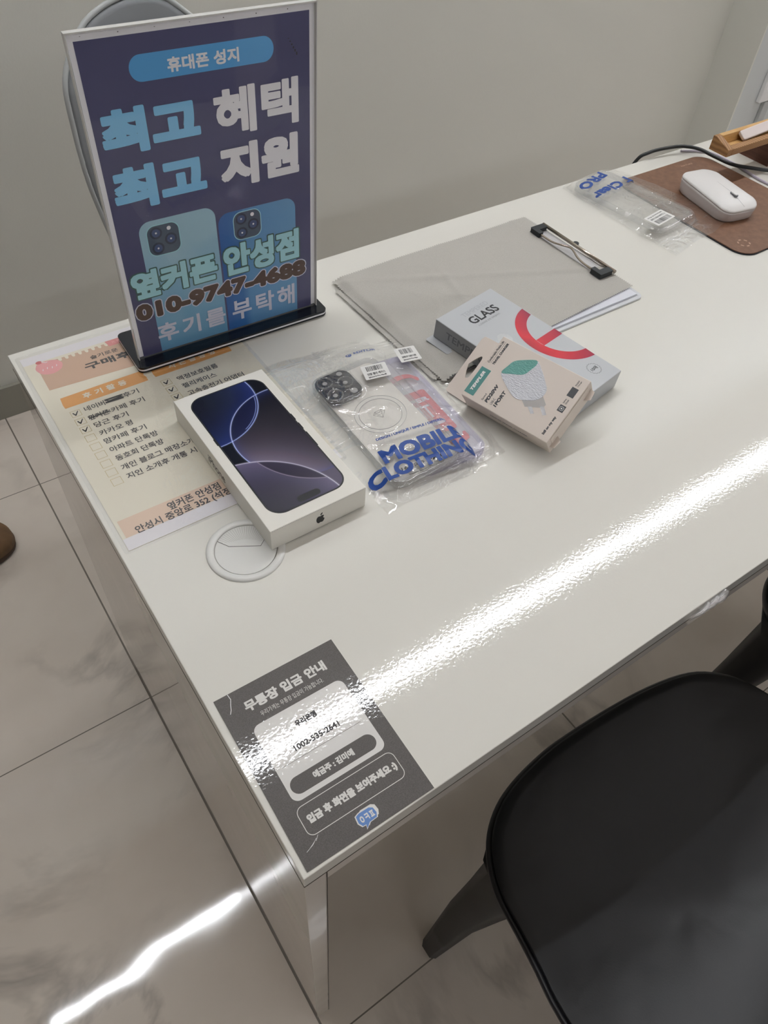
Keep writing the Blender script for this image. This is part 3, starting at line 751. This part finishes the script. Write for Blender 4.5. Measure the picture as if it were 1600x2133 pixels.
# lettering on the bag: built in the case-1 frame, dropped onto the film height
def drape(me, hf, mw, lift, O):
    """lay a flat mesh given in frame mw onto the bag surface"""
    bm = bmesh.new(); bm.from_mesh(me)
    for it in range(3):
        es = [e for e in bm.edges if e.calc_length() > .003]
        if not es: break
        bmesh.ops.subdivide_edges(bm, edges=es, cuts=1, use_grid_fill=False)
        bmesh.ops.triangulate(bm, faces=bm.faces[:])
    for v in bm.verts:
        p = mw @ Vector((v.co.x, v.co.y, 0)); q = Vector((p.x, p.y, 0))
        v.co = (p.x-O.x, p.y-O.y, hf(p.x, p.y)+lift+v.co.z)
    bm.to_mesh(me); bm.free(); return me
pr = join([text('MOBILE', (4, 20.5, 94, 40), 0, 1.2, rot=-7.5), text('CLOTHING', (-21, 2.5, 95, 20.5), 0, 1.2, rot=-6.5)])
obj('blue_lettering', drape(pr, z1_, c1, .0007, O1), 'bagblue', bag1)
obj('blue_lettering', drape(text('DESIGN / UNIQUE / SIMPLE / DIFFERENT', (12.5, 50.2, 91, 54.2), 0, .18, rot=-10), z1_, c1, .0007, O1), 'bagblue', bag1)
obj('maker_lettering', drape(text('EDITOR', (63, 179.5, 88, 183.5), 0, .12, rot=-14), z1_, c1, .0007, O1), 'bagblue', bag1)
obj('maker_emblem', drape(join([ringm(mm(circ(56.5, 184, 3.3, 24)), mm(circ(56.5, 184, 2.2, 24)), 0, .0001), flat(mm(circ(56.8, 183.5, 1.2, 12)), 0)]), z1_, c1, .0007, O1), 'bagblue', bag1)
def strip(pts, w_, z, hf, O):
    me = line2(pts, w_, 0); bm = bmesh.new(); bm.from_mesh(me)
    for v in bm.verts: v.co = (v.co.x-O.x, v.co.y-O.y, z+hf(v.co.x, v.co.y))
    bm.to_mesh(me); bm.free(); return me
sp1 = smooth_path([(.217, .461), (.251, .4625), (.285, .457), (.320, .450), (.354, .441)], 8, False)
obj('zip_seal', join([strip([(x, y+d) for x, y in sp1], .0016, .0006, z1_, O1) for d in (0, .0045)]), 'bagseal', bag1)
sp2 = smooth_path([(.295, .462), (.330, .452), (.365, .441), (.411, .425)], 8, False)
obj('zip_seal', join([strip([(x, y+d) for x, y in sp2], .0016, .0006, z2_, O2) for d in (0, .0045)]), 'bagseal', bag2)
def barcode(x0, y0, x1, y1, z):
    q = []; x = x0
    while x < x1:
        w_ = random.choice((.3, .3, .6, .9)); q.append(mm([(x, y0), (min(x+w_, x1), y0), (min(x+w_, x1), y1), (x, y1)])); x += w_+random.choice((.3, .5, .8))
    return flats(q, z)
def sticker(name, label, mw, W_, H_, lines, z=0):
    t = thing(name, label, 'label', mw, group='barcode stickers')
    obj('sticker_paper', slab(mm(rrect(0, 0, W_, H_, 1.2, 3)), 0, .00015), 'label', t)
    obj('barcode', barcode(5, H_*.55, W_-5, H_-2.5, .0002), 'ink', t)
    obj('sticker_lettering', join([text(s, (4, a, W_-4, b), .0002, .12) for s, a, b in lines]), 'ink', t)
    return t
zc = H+.0014+.001+.055*c1slope+TH1+.0040
sticker('barcode_sticker', 'white barcode sticker on the bag of the clear case', frame((.3025, .3830, zc-.001), (.955, -.285, c1slope*.9), (.285, .955, 0)), 28, 23, [('단말 젤리 케이스', 6, 10), ('iphone16 Pro Max용', 1.5, 4.6)])
sticker('barcode_sticker', 'white barcode sticker on the bag of the lavender case', frame((.3585, .3955, H+.0125), (.975, -.22, .0), (.22, .975, .0)), 25, 25, [('SUPER FIT CARD CASE', 7, 10), ('iphone16 Pro Max', 2, 5)])

# third bag, at the back of the desk
c3 = frame((.858, .4425, H+.0008), (math.cos(R(9)), math.sin(R(9)), 0), (-math.sin(R(9)), math.cos(R(9)), 0))
c3 = frame((.852, .452, H+.0036), (.9945, .105, 0), (-.105, .9945, 0))
k3 = phone_case('phone_case', 'clear phone case in the bag beside the brown mouse pad', c3, .084, .166, .009, 'case', 'case_wall')
obj('island_rim', ringm(rrect(.036, .004, .080, .048, .0125, 8), rrect(.0385, .0065, .0775, .0455, .011, 8), .008, .0115), 'case', k3, bevel=.0005)
for a, b in ((.068, .016), (.068, .036), (.049, .026)):
    obj('lens_ring', ringm(circ(a, b, .0088, 28), circ(a, b, .0074, 28), .009, .0116), 'case', k3)
def h3(x, y):
    p = c3.inverted() @ Vector((x, y, H)); d = edge(p.x, p.y, 0, 0, .084, .166)
    return .0128*(1-sm((d-.0008)/.014)) if d > .0008 else .0128
q3 = [(.834, .405), (.998, .434), (.950, .637), (.829, .630)]
bag3, O3, z3_ = make_bag('clear_bag', 'clear bag with an unused case lying partly on the brown mouse pad', q3, 90, 140, h3, 3, amp=.0013)
for o in bag3.children: 
    if o.name.startswith('bottom'): o.location = (0, 0, .0034)
pr = join([text('T Clear', (2, -6, 99, 11), 0, 1.1, rot=-5), text('PRO', (24, -38, 92, -21), 0, 1.1)])
c3t = frame((.9325, .607, H), (-.965, -.262, 0), (.262, -.965, 0))
c3t = frame((.930, .5935, H), (-.96, -.28, 0), (.28, -.96, 0))
obj('blue_lettering', drape(pr, z3_, c3t, .0007, O3), 'bagblue', bag3)
sp3 = smooth_path([(.838, .427), (.878, .434), (.925, .446), (.992, .458)], 8, False)
obj('zip_seal', join([strip([(x, y+d) for x, y in sp3], .0018, .0006, z3_, O3) for d in (0, .005)]), 'bagseal', bag3)
sticker('barcode_sticker', 'white barcode sticker on the bag beside the mouse pad', frame((.884, .486, H+.0195), (-.985, -.16, 0), (.16, -.985, 0)), 44, 25, [('T CLEAR PRO CASE', 8, 11), ('iphone16 Pro', 2.5, 5.5)])

# ================================================================ CLIPBOARD AND CLOTH
cb = thing('clipboard', 'white clipboard with paper under a grey cloth in the middle of the desk', 'clipboard', loc=(.386, .3575, H))
obj('board', slab(mm(rrect(3, 0, 331, 220, 9)), .0003, .0028, .0004), 'board', cb)
obj('paper_stack', slab(mm([(18, 5), (322, 6), (322, 218), (20, 218)]), .0030, .0056), 'paperwhite', cb)
obj('paper_edges', join([slab(mm([(16+.3*k, 4.2+.5*k), (325.5-k, 5.6+.5*k), (325-k, 217), (18, 217)]), .0030+.0006*k, .0034+.0006*k) for k in range(4)]), 'board', cb)
cl = obj('clip_base', box(.303, .055, .0078, .322, .185, .0092), 'clipbase', cb, label='steel clip with black corner caps')
obj('clip_bar', join([tube([(.325, .050, .0125), (.325, .190, .0125)], .0024, 10, 1), tube([(.3285, .054, .0105), (.3285, .186, .0105)], .0016, 8, 1)]), 'steel', cl, smooth=True)
obj('clip_wire', tube([(.303, .060, .0125), (.3025, .085, .0125), (.304, .100, .014), (.309, .113, .015), (.311, .122, .015), (.306, .135, .014), (.303, .150, .0125), (.303, .180, .0125)], .0014, 8, 6), 'steel', cl, smooth=True)
def capL(y0, s):
    o = [(.300, y0), (.300, y0+s*.018), (.3065, y0+s*.018), (.3065, y0+s*.009), (.322, y0+s*.009), (.322, y0)]
    if s < 0: o = o[::-1]
    return slab(o, .0085, .0150, .0009)
obj('corner_cap', capL(.052, 1), 'rubber', cl); obj('corner_cap', capL(.188, -1), 'rubber', cl)
obj('clip_lug', slab(circ(.329, .128, .004, 14), .010, .014), 'rubber', cl)

def zig(n, amp, step): return amp if (n // step) % 2 else 0
def cloth_mesh(q, nx, ny, z0, seed, amp):
    V = []; F = []
    for j in range(ny+1):
        for i in range(nx+1):
            u = i/nx; v = j/ny; p = bilinear(q, u, v)
            zx = .0013*(1 if j % 2 else -1) if i in (0, nx) else 0; zy = .0013*(1 if i % 2 else -1) if j in (0, ny) else 0
            n1 = noise.noise(Vector((p.x*9, p.y*9, seed))); n2 = abs(noise.noise(Vector((p.x*11+7, p.y*11, seed+3))))
            cr = math.exp(-((p.x*.45+p.y-.745)/.007)**2)*.0022+math.exp(-((p.x-.50-.2*(p.y-.45))/.006)**2)*.0020*max(0, 1-abs(p.y-.5)/.05)
            z = z0+amp*(n1*.6+math.exp(-n2*9)*1.0)+cr
            ex = min(u, 1-u)*.32; 
            if u < .5: z -= .0040*(1-sm(ex/.014))*(amp > .0003)
            V.append((p.x+zx, p.y+zy, z))
    n = nx+1
    for j in range(ny):
        for i in range(nx): F.append((j*n+i, j*n+i+1, (j+1)*n+i+1, (j+1)*n+i))
    return mesh(V, F)
ct = thing('microfibre_cloth', 'grey zigzag-edged microfibre cloth spread over the clipboard', 'cloth', loc=(0, 0, 0))
obj('cloth_layer', cloth_mesh([(.3865, .353), (.7145, .3775), (.7085, .583), (.3835, .582)], 190, 130, H+.0072, 1, .0011), 'cloth', ct, smooth=True)
obj('folded_layer', cloth_mesh([(.3795, .3625), (.48, .3655), (.48, .560), (.3765, .563)], 60, 116, H+.0024, 5, .0002), 'cloth', ct, smooth=True)

# ================================================================ GLASS BOX
gx = Matrix.Translation((.455, .232, H+.0012)) @ Matrix.Rotation(.181, 4, 'Z') @ Matrix.Rotation(.047, 4, 'X')
gb = thing('tempered_glass_box', 'grey screen protector box with a red arc print, lying on the cloth', 'carton', gx)
gw, gl_, gh = .097, .191, .024
obj('carton', box(0, 0, 0, gw, gl_, gh), 'greybox', gb, bevel=.0007)
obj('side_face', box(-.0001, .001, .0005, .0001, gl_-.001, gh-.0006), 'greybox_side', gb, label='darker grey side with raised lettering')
obj('flap', slab(mm(rrect(-11, 158, 6, 193, 3)), -.0012, -.0004), 'greybox', gb)
cxx, cyy = 101.5, 88
arc = [(cxx+53*math.cos(R(a)), cyy+53*math.sin(R(a))) for a in range(96, 265, 4)]
arc_i = [(cxx+39.5*math.cos(R(a)), cyy+39.5*math.sin(R(a))) for a in range(263, 95, -4)]
clipx = lambda o: [(min(x, 96.6), y) for x, y in o]
obj('red_letter_print', flats([mm(clipx(arc+arc_i)), mm([(62.5, 81.8), (96.6, 81.8), (96.6, 93.6), (62.5, 93.6)])], gh+.0001), 'redfoil', gb)
obj('title_lettering', text('GLASS', (27.5, 156.5, 74.5, 168.8), gh+.0001, .35), 'black', gb)
obj('faint_lettering', text('TEMPERED', (28, 172, 72, 178.5), gh+.0001, .1), 'fainttext', gb)
obj('small_lettering', text('스크래치에 강한 강화글라스', (30, 150.6, 68, 153.4), gh+.0001), 'greytext', gb)
bd = [(75.0+(8.6 if k % 2 else 7.6)*math.cos(2*PI*k/32), 22+(8.6 if k % 2 else 7.6)*math.sin(2*PI*k/32)) for k in range(32)]
obj('count_badge', join([line2(mm(bd), .0004, gh+.0001, True), text('10매', (70, 19.5, 80, 24.5), gh+.0001, .12)]), 'black', gb)
sl_ = obj('side_lettering', text('TEMPERED', (18, 8, 90, 17), 0, .25), 'greytext', gb)
sl_.rotation_euler = (PI/2, 0, -PI/2); sl_.location = (-.0002, gl_, 0)
obj('hang_disc', slab(mm(circ(36, 118, 9, 30)), gh+.0001, gh+.0003), 'case', gb)

# ================================================================ CHARGER BOX (leaning on the glass box)
cm = Matrix.Translation((.3870, .3120, H+.001)) @ Matrix.Rotation(-1.342, 4, 'Z') @ Matrix.Rotation(-.032, 4, 'Y') @ Matrix.Rotation(.552, 4, 'X')
ch = thing('charger_box', 'cream travel charger carton leaning on the grey box', 'carton', cm)
cw, cl_, chh = .1075, .0765, .027
obj('carton', box(0, 0, 0, cw, cl_, chh), 'cartoncream', ch, bevel=.0007)
hole = smooth_path([(-19, 54.5), (-21.5, 52.5), (-26.6, 42.5), (-26.6, 38), (-21.5, 26), (-18.6, 26), (-17.2, 30), (-17.2, 50)], 4)
tabo = [(-.5, .5), (-.5, 76), (-14, 76.3), (-30.5, 76.3), (-32.3, 74), (-32, 4), (-30.5, 2), (-3, .5)]
cc = (-21, 40)
obj('hang_tab', ringm(mm(resample(tabo, cc)), mm(resample(hole, cc)), .0002, .0012), 'cartoncream', ch)
obj('end_flap', join([slab([(cw+.0002, .002), (cw+.005, .003), (cw+.0065, .012), (cw+.0002, .016)], .013, .0135), slab([(cw+.0002, .060), (cw+.0065, .064), (cw+.005, .073), (cw+.0002, .0745)], .013, .0135),
                      box(cw+.0001, .006, .002, cw+.0005, .0705, .025)]), 'cartoncream', ch)
z1 = chh+.0001
obj('brand_patch', flat(mm([(.4, 4.8), (12.3, 4.8), (12.3, 37.2), (.4, 37.2)]), z1), 'teal', ch)
def vt(s, x0, y0, x1, y1, z, bold, shear=0, space=1):   # lettering that reads along +y, tops towards -x
    cx = (x0+x1)/2; cy = (y0+y1)/2; w_ = y1-y0; h_ = x1-x0
    return text(s, (cx-w_/2, cy-h_/2, cx+w_/2, cy+h_/2), z, bold, rot=90, shear=shear, space=space)
obj('brand_lettering', vt('TEMPLER', 4.6, 9.5, 8.0, 33.5, z1+.0001, .3, .2, 1.15), 'label', ch)
multi('charger_lettering', [vt('TRAVEL CHARGER', 8.2, 44.3, 10.9, 71.5, z1, .2, .15), vt('PD20W', 26, 5.6, 30, 27.5, z1, .32, .1), vt('1PORT', 36.8, 6, 40.8, 25.4, z1, .32, .1), vt('Still on my way', 97.3, 5.7, 100.8, 27.8, z1, .18, .1)], 'black', ch)
multi('charger_small_lettering', [vt('Comfortable Mobile Life', 2.2, 44, 4.9, 71.5, z1, .08), line2(mm([(6.4, 44.6), (6.4, 72)]), .0003, z1), vt('Speed', 22, 5.7, 24.6, 13.8, z1, .05), vt('USB-C', 32.8, 6, 35.4, 13.6, z1, .05),
     vt('PD20W', 96.5, 64.8, 98.2, 71.5, z1, .05), vt('Charge', 98.9, 64.8, 100.6, 71.5, z1, .05), vt('Safety', 96.3, 43.5, 98.1, 49, z1, .05), vt('Circuit', 98.8, 43.5, 100.6, 49, z1, .05)], 'ink', ch)
obj('icon_square', flats([mm([(95, 52), (102.4, 52), (102.4, 62.8), (95, 62.8)]), mm([(95.7, 34), (102.3, 34), (102.3, 41.5), (95.7, 41.5)])], z1), 'black', ch)
obj('icon_mark', join([line2(mm(rrect(97, 35.8, 101, 39.8, 1)), .0004, z1+.0001, True), flat(mm(rrect(98.2, 37, 99.8, 38.6, .3)), z1+.0001)]), 'label', ch)
tealp = smooth_path([(23.0, 41), (24.5, 50), (27.5, 58), (36, 64), (44.5, 68.6), (48.3, 69), (49.8, 65), (47.5, 57), (44.6, 50.4), (34, 45)], 4)
bodyp = smooth_path([(23.4, 41), (26, 37), (36, 31), (47, 25.5), (56, 24.8), (70, 31.6), (75.2, 38.6), (75.0, 47), (68, 54.5), (60, 61.5), (51, 68.2), (48.5, 68.8), (46.5, 60), (44.4, 50.2), (33, 44.5)], 4)
obj('plug_picture', slab(mm([(58, 27), (66, 21.4), (82.6, 29.3), (83.4, 33.6), (74, 41), (66, 36)]), chh, chh+.0001), 'plugbody', ch)
obj('plug_pins_picture', flats([mm([(68.4, 23), (72.6, 24.9), (78.6, 19.8), (75.6, 17.9)]), mm([(79, 29.3), (82.8, 31.2), (90.2, 24.6), (87.2, 22.3)])], z1+.00005), 'pin', ch)
obj('plug_picture', slab(mm(bodyp), chh, chh+.0004, .0001), 'whitefoil', ch)
obj('plug_picture', slab(mm(tealp), chh, chh+.0005, .0001), 'tealfoil', ch)
st = obj('side_lettering', text('TEMPLER TRAVEL CHARGER', (34, 11.5, 82, 14), 0, .1), 'black', ch)
st.rotation_euler = (PI/2, 0, 0); st.location = (0, -.0001, 0)

# ================================================================ MOUSE PAD, MOUSE, CABLES
mp = thing('mouse_pad', 'brown leather-look mouse pad with rounded corners at the back of the desk', 'mouse pad', loc=(.918, .3515, H))
obj('rubber_base', slab(mm(rrect(0, 0, 209, 252, 26, 10)), .0002, .0016), 'padblack', mp)
obj('leather_top', slab(mm(rrect(.6, .8, 208.4, 251.6, 25.5, 10)), .0017, .0030, .0004), 'padleather', mp)
em = []
for k in range(6):
    a0 = k*60+8; em.append(line2([(.030+.0085*math.cos(R(a)), .0265+.0085*math.sin(R(a))) for a in range(a0, a0+40, 8)], .0024, .0031))
obj('ring_emblem', join(em), 'paddebo', mp)
obj('pad_lettering', text('NATURE', (140, 235, 166, 238.5), .0031, .1, rot=-3), 'paddebo', mp)

ms = thing('computer_mouse', 'white wireless computer mouse on the brown pad', 'computer mouse', frame((1.004, .479, H+.0031), (math.cos(R(-10)), math.sin(R(-10)), 0), (-math.sin(R(-10)), math.cos(R(-10)), 0)))
MO = [(x*(1-.10*max(0, y/.0585)), y) for x, y in rrect(-.0345, -.0585, .0345, .0585, .019, 9)]
def mo(s): return [(x*s if abs(s-1) > .2 else x-math.copysign(.0345*(1-s), x)*min(1, abs(x)/.02), y*s if abs(s-1) > .2 else y-math.copysign(.0345*(1-s), y)*min(1, abs(y)/.02)) for x, y in MO]
def arch(o2, z, k=1.0): return [(x, y, z-k*(.0010*(x/.0345)**2+.0075*max(0, -y/.0585)**2+.0015*max(0, y/.0585)**2)) for x, y in o2]
obj('side_shell', loft([at(mo(.90), .0), at(mo(.95), .002), arch(mo(.975), .010, .3), arch(mo(.995), .0185, .8), arch(mo(1.0), .0225)]), 'mouse_side', ms, smooth=True)
obj('top_shell', loft([arch(mo(1.0), .0230), arch(mo(.998), .0245), arch(mo(.985), .0256), arch(mo(.95), .0264), arch(mo(.78), .0280), arch(mo(.5), .0290), arch(mo(.2), .0293)]), 'mouse', ms, smooth=True)
zt = lambda y: .0296-.0075*max(0, -y/.0585)**2
obj('button_split', join([mesh([(-.00025, -.056, zt(-.056)-.001), (.00025, -.056, zt(-.056)-.001), (.00025, -.036, zt(-.036)+.0001), (-.00025, -.036, zt(-.036)+.0001)], [(0, 1, 2, 3)]),
                          mesh([(-.00025, -.024, zt(-.024)+.0002), (.00025, -.024, zt(-.024)+.0002), (.0001, .008, zt(0)+.0002), (-.0001, .008, zt(0)+.0002)], [(0, 1, 2, 3)])]), 'greytext', ms)
obj('wheel_slot', slab(rrect(-.003, -.037, .003, -.023, .0028, 5), .0270, .0289), 'greytext', ms)
obj('scroll_wheel', slab(rrect(-.0022, -.0355, .0022, -.0245, .002, 5), .0272, .0301, .0008), 'mouse', ms)

tag(obj('black_cable', tube([(1.00, .668, H-.10), (1.015, .650, H-.01), (1.035, .640, H+.010), (1.085, .632, H+.012), (1.107, .622, H+.012), (1.119, .604, H+.012), (1.124, .578, H+.010), (1.133, .547, H+.0075), (1.152, .522, H+.0075), (1.185, .500, H+.005), (1.25, .470, H+.0032), (1.35, .44, H+.0032)], .0028, 12, 8), 'cable_black', smooth=True), 'black cable curling over the back edge of the desk', 'cable')
tag(obj('lilac_cable', tube([(1.105, .630, H+.0024), (1.130, .616, H+.0024), (1.146, .600, H+.0024), (1.150, .580, H+.0022), (1.149, .545, H+.0022), (1.141, .490, H+.0022), (1.150, .44, H+.0022), (1.20, .36, H+.0022)], .0019, 10, 8), 'cable_lilac', smooth=True), 'thin pale lilac cable passing under the black one', 'cable')

# ================================================================ WOODEN DESK SHELF
ws = thing('wooden_desk_shelf', 'oak tray shelf on dark legs at the right edge of the desk', 'desk shelf', loc=(1.060, .520, H))
def prof_yz(p2, x0, x1):
    return loft([[(x0, y, z) for y, z in p2], [(x1, y, z) for y, z in p2]])
obj('side_board', prof_yz([(0, .044), (.034, .044), (.034, .065), (.028, .065), (.005, .0565), (0, .0545)], 0, .012), 'oakdark', ws, bevel=.0008)
obj('front_board', box(.0122, 0, .044, .40, .012, .0545), 'oakdark', ws, bevel=.001)
obj('tray_floor', box(.0122, .0122, .044, .40, .0255, .051), 'oak', ws)
obj('back_board', box(.0122, .0257, .044, .40, .034, .065), 'oak', ws, bevel=.0006)
obj('leg', box(.137, .002, 0, .150, .062, .0438), 'walnut', ws, label='dark wood leg')
obj('leg', box(.36, .002, 0, .373, .062, .0438), 'walnut', ws, label='dark wood leg')
dv = thing('tablet', 'pale slim device leaning in the oak shelf', 'tablet', frame((1.105, .534, H+.0520), (.998, 0, .055), (0, .9, .55)))
obj('body', slab(rrect(.008, 0, .20, .016, .004), 0, .005, .0012), 'device', dv)

# ================================================================ GREY CHAIR BEHIND THE DESK
def grey_chair():
    t = thing('plastic_shell_chair', 'grey plastic chair with rounded back between the desk and the wall', 'chair', loc=(.40, .95, 0))
    out = [(-.211, .849), (-.175, .893), (-.140, .912), (-.095, .922), (-.055, .918), (-.022, .896), (.015, .86), (.040, .80), (.050, .73), (.045, .66), (.030, .60), (.005, .56), (-.03, .535), (-.08, .522), (-.14, .532), (-.183, .565), (-.196, .598), (-.208, .66), (-.217, .724), (-.2175, .79)]
    o2 = smooth_path(out, 5)
    def curve(x, z): return .04*((x+.085)/.14)**2*-1+.03*((z-.5)/.4)
    def sh(s, dy):
        cx, cz = -.085, .72
        return [(cx+(x-cx)*s, curve(cx+(x-cx)*s, cz+(z-cz)*s)+dy, cz+(z-cz)*s) for x, z in o2]
    obj('backrest', loft([sh(.3, 0), sh(.7, 0), sh(.93, 0), sh(.965, .002)][::-1]+[sh(.3, .012)]+[sh(.7, .012), sh(.93, .012), sh(.965, .010)], closed=True, caps=False), 'grey_plastic', t, smooth=True)
    cen = sh(.3, .0); 
    obj('backrest', loft([sh(.31, .012), sh(.31, 0)]), 'grey_plastic', t)
    obj('backrest_rim', tube(sh(.985, .005), .0035, 8, 1, closed=True), 'grey_rim', t, smooth=True, label='lighter grey rim')
    so = [(x-.085, -.24+y) for x, y in smooth_path([(-.2, -.16), (0, -.2), (.2, -.16), (.22, .05), (.18, .22), (0, .26), (-.18, .22), (-.22, .05)], 5)]
    obj('seat', slab(so, .43, .45, .006), 'grey_plastic', t)
    obj('back_support', join([tube([(s*.08-.085, -.04, .445), (s*.085-.085, .0, .48), (s*.06-.085, .01, .56)], .012, 8, 5) for s in (-1, 1)]), 'grey_plastic', t, smooth=True)
    for sx in (-1, 1):
        for yy, fy in ((-.38, -.42), (-.06, -.02)):
            obj('leg', tube([(sx*.15-.085, yy, .43), (sx*.18-.085, fy, 0.0)], lambda u: .018-.008*u, 10, 1), 'grey_plastic', t, smooth=True)
    return t
gc = grey_chair()
gc.location = (.42, .95, 0)

# ================================================================ BLACK CHAIR
def black_chair():
    t = thing('black_chair', 'black moulded chair with leather-look seat pulled up to the front of the desk', 'chair', loc=(.385, -.20, 0))
    O = (.385, -.20)
    pts = [(.1625, -.166), (.1700, -.127), (.1750, -.096), (.181, -.059), (.194, -.03), (.214, -.006), (.241, .011), (.272, .021), (.310, .027), (.347, .029), (.416, .026), (.487, .018), (.542, .003), (.572, -.020), (.589, -.050), (.600, -.10), (.606, -.17), (.608, -.26), (.60, -.34), (.565, -.41), (.47, -.445), (.385, -.45), (.30, -.445), (.205, -.41), (.165, -.34), (.158, -.25)]
    o2 = smooth_path([(x-O[0], y-O[1]) for x, y in pts], 4)
    def sc_(s, z):
        return [(x*s, y*s, z) for x, y in o2]
    def dish(s):
        r = []
        for x, y in o2:
            X, Y = x*s, y*s
            d = 1-s
            z = .441+.003*sm((1-s)/.04) - .040*(1-s**2.0)
            z += 1.1*max(0, .09-Y)**2          # rises to the back
            z -= .016*max(0, (Y-.10)/.13)**2                 # waterfall front
            r.append((X, Y, z))
        return r
    obj('seat_pad', loft([[(x, y, z-.012) for x, y, z in dish(s)] for s in (.05, .3, .5, .7, .85, .95, .985)]+[dish(.995)]+[dish(s) for s in (.985, .965, .94, .9, .85, .79, .72, .64, .56, .48, .4, .32, .24, .16, .08, .03)]), 'leather', t, smooth=True)
    def low(s, dz):
        return [(x*s, y*s, z-dz) for (x, y, z) in dish(1.0)]
    def under(s_, dz): return [(x, y, z-dz) for x, y, z in dish(s_)]
    obj('seat_shell', loft([under(.05, .034), under(.4, .036), under(.75, .040), under(.93, .038), under(.985, .028), low(1.012, .012), low(1.014, .006), low(1.0, .004), under(.95, .017), under(.7, .020), under(.4, .020), under(.1, .020)]), 'black_plastic', t, smooth=True)
    for sx in (-1, 1):
        for sy in (1, -1):
            # flattened, tapering leg: foot, knee, crown
            foot = Vector((sx*.197, sy*.205-.02 if sy > 0 else -.215, 0)); mid = Vector((sx*.172, foot.y-sy*.012, .19)); top = Vector((sx*.140, foot.y-sy*.035, .385))
            if sy > 0: foot.y = .181; mid.y = .171; top.y = .150
            secs = []
            for p, a, b in ((foot, .0165, .015), (foot.lerp(mid, .5), .0215, .0185), (mid, .027, .022), (mid.lerp(top, .5), .036, .027), (top, .046, .034), (top+Vector((-sx*.02, 0, .028)), .07, .05)):
                secs.append([(p.x+a*cx_, p.y+b*cy_, p.z) for cx_, cy_ in ((-1, -.6), (-.6, -1), (.6, -1), (1, -.6), (1, .6), (.6, 1), (-.6, 1), (-1, .6))])
            obj('leg', loft(secs), 'black_plastic', t, smooth=True, bevel=0)
    # backrest, mostly out of view
    bk = []
    for k in range(9):
        a = R(200+k*17.5); bk.append((.215*math.cos(a), .245*math.sin(a)))
    V = []; F = []
    n = len(bk)
    for j, (z, s) in enumerate(((.44, 1.0), (.56, 1.04), (.68, 1.07), (.78, 1.08))):
        V += [(x*s, y*s, z-(0.06 if i in (0, n-1) and j == 3 else 0)) for i, (x, y) in enumerate(bk)]
    for j in range(3):
        for i in range(n-1): F.append((j*n+i, j*n+i+1, (j+1)*n+i+1, (j+1)*n+i))
    b = obj('backrest', mesh(V, F), 'black_plastic', t, smooth=True)
    s = b.modifiers.new('solid', 'SOLIDIFY'); s.thickness = .012
    return t
bc = black_chair()
def dup(root, loc, rz, label, group=None):
    r = root.copy(); C.objects.link(r); r.location = loc; r.rotation_euler = (0, 0, rz); r['label'] = label
    for chd in list(root.children):
        c = chd.copy(); C.objects.link(c); c.parent = r
        for g_ in chd.children:
            d = g_.copy(); C.objects.link(d); d.parent = c
    return r
dup(bc, (.385+.505, -.175, 0), 0, 'second black chair, only a leg in view at the right edge')

# ================================================================ SHOE
sh_ = thing('slipper', 'brown slipper with blue and red patch on the floor at the left edge', 'shoe', loc=(-.215, 1.035, 0), rz=R(4))
def sole(s, z): return [(x*s, y*s, z) for x, y in smooth_path([(.125, 0), (.108, .038), (.05, .052), (-.04, .043), (-.11, .035), (-.13, 0), (-.11, -.035), (-.04, -.043), (.05, -.05), (.108, -.036)], 5)]
obj('sole', loft([sole(.94, 0), sole(1.0, .006), sole(1.0, .016)]), 'shoe_dark', sh_, smooth=True)
def up(s, z):
    return [(x*s+.002, y*s, z+.016*(x/.13 < -.1)*0) for x, y, _ in sole(1, 0)]
obj('upper', loft([up(1.0, .0165), up(.985, .032), up(.93, .046), up(.80, .056), up(.55, .062), up(.2, .064)]), 'shoe', sh_, smooth=True)
obj('patch', slab(circ(.078, .004, .030, 28, .024), .0570, .0600, .001), 'shoe_red', sh_)
obj('patch', slab(circ(.080, .012, .014, 20, .011), .0602, .0620, .0006), 'shoe_blue', sh_)
obj('opening', slab(circ(-.03, .006, .034, 24, .026), .063, .0655, .001), 'black', sh_)
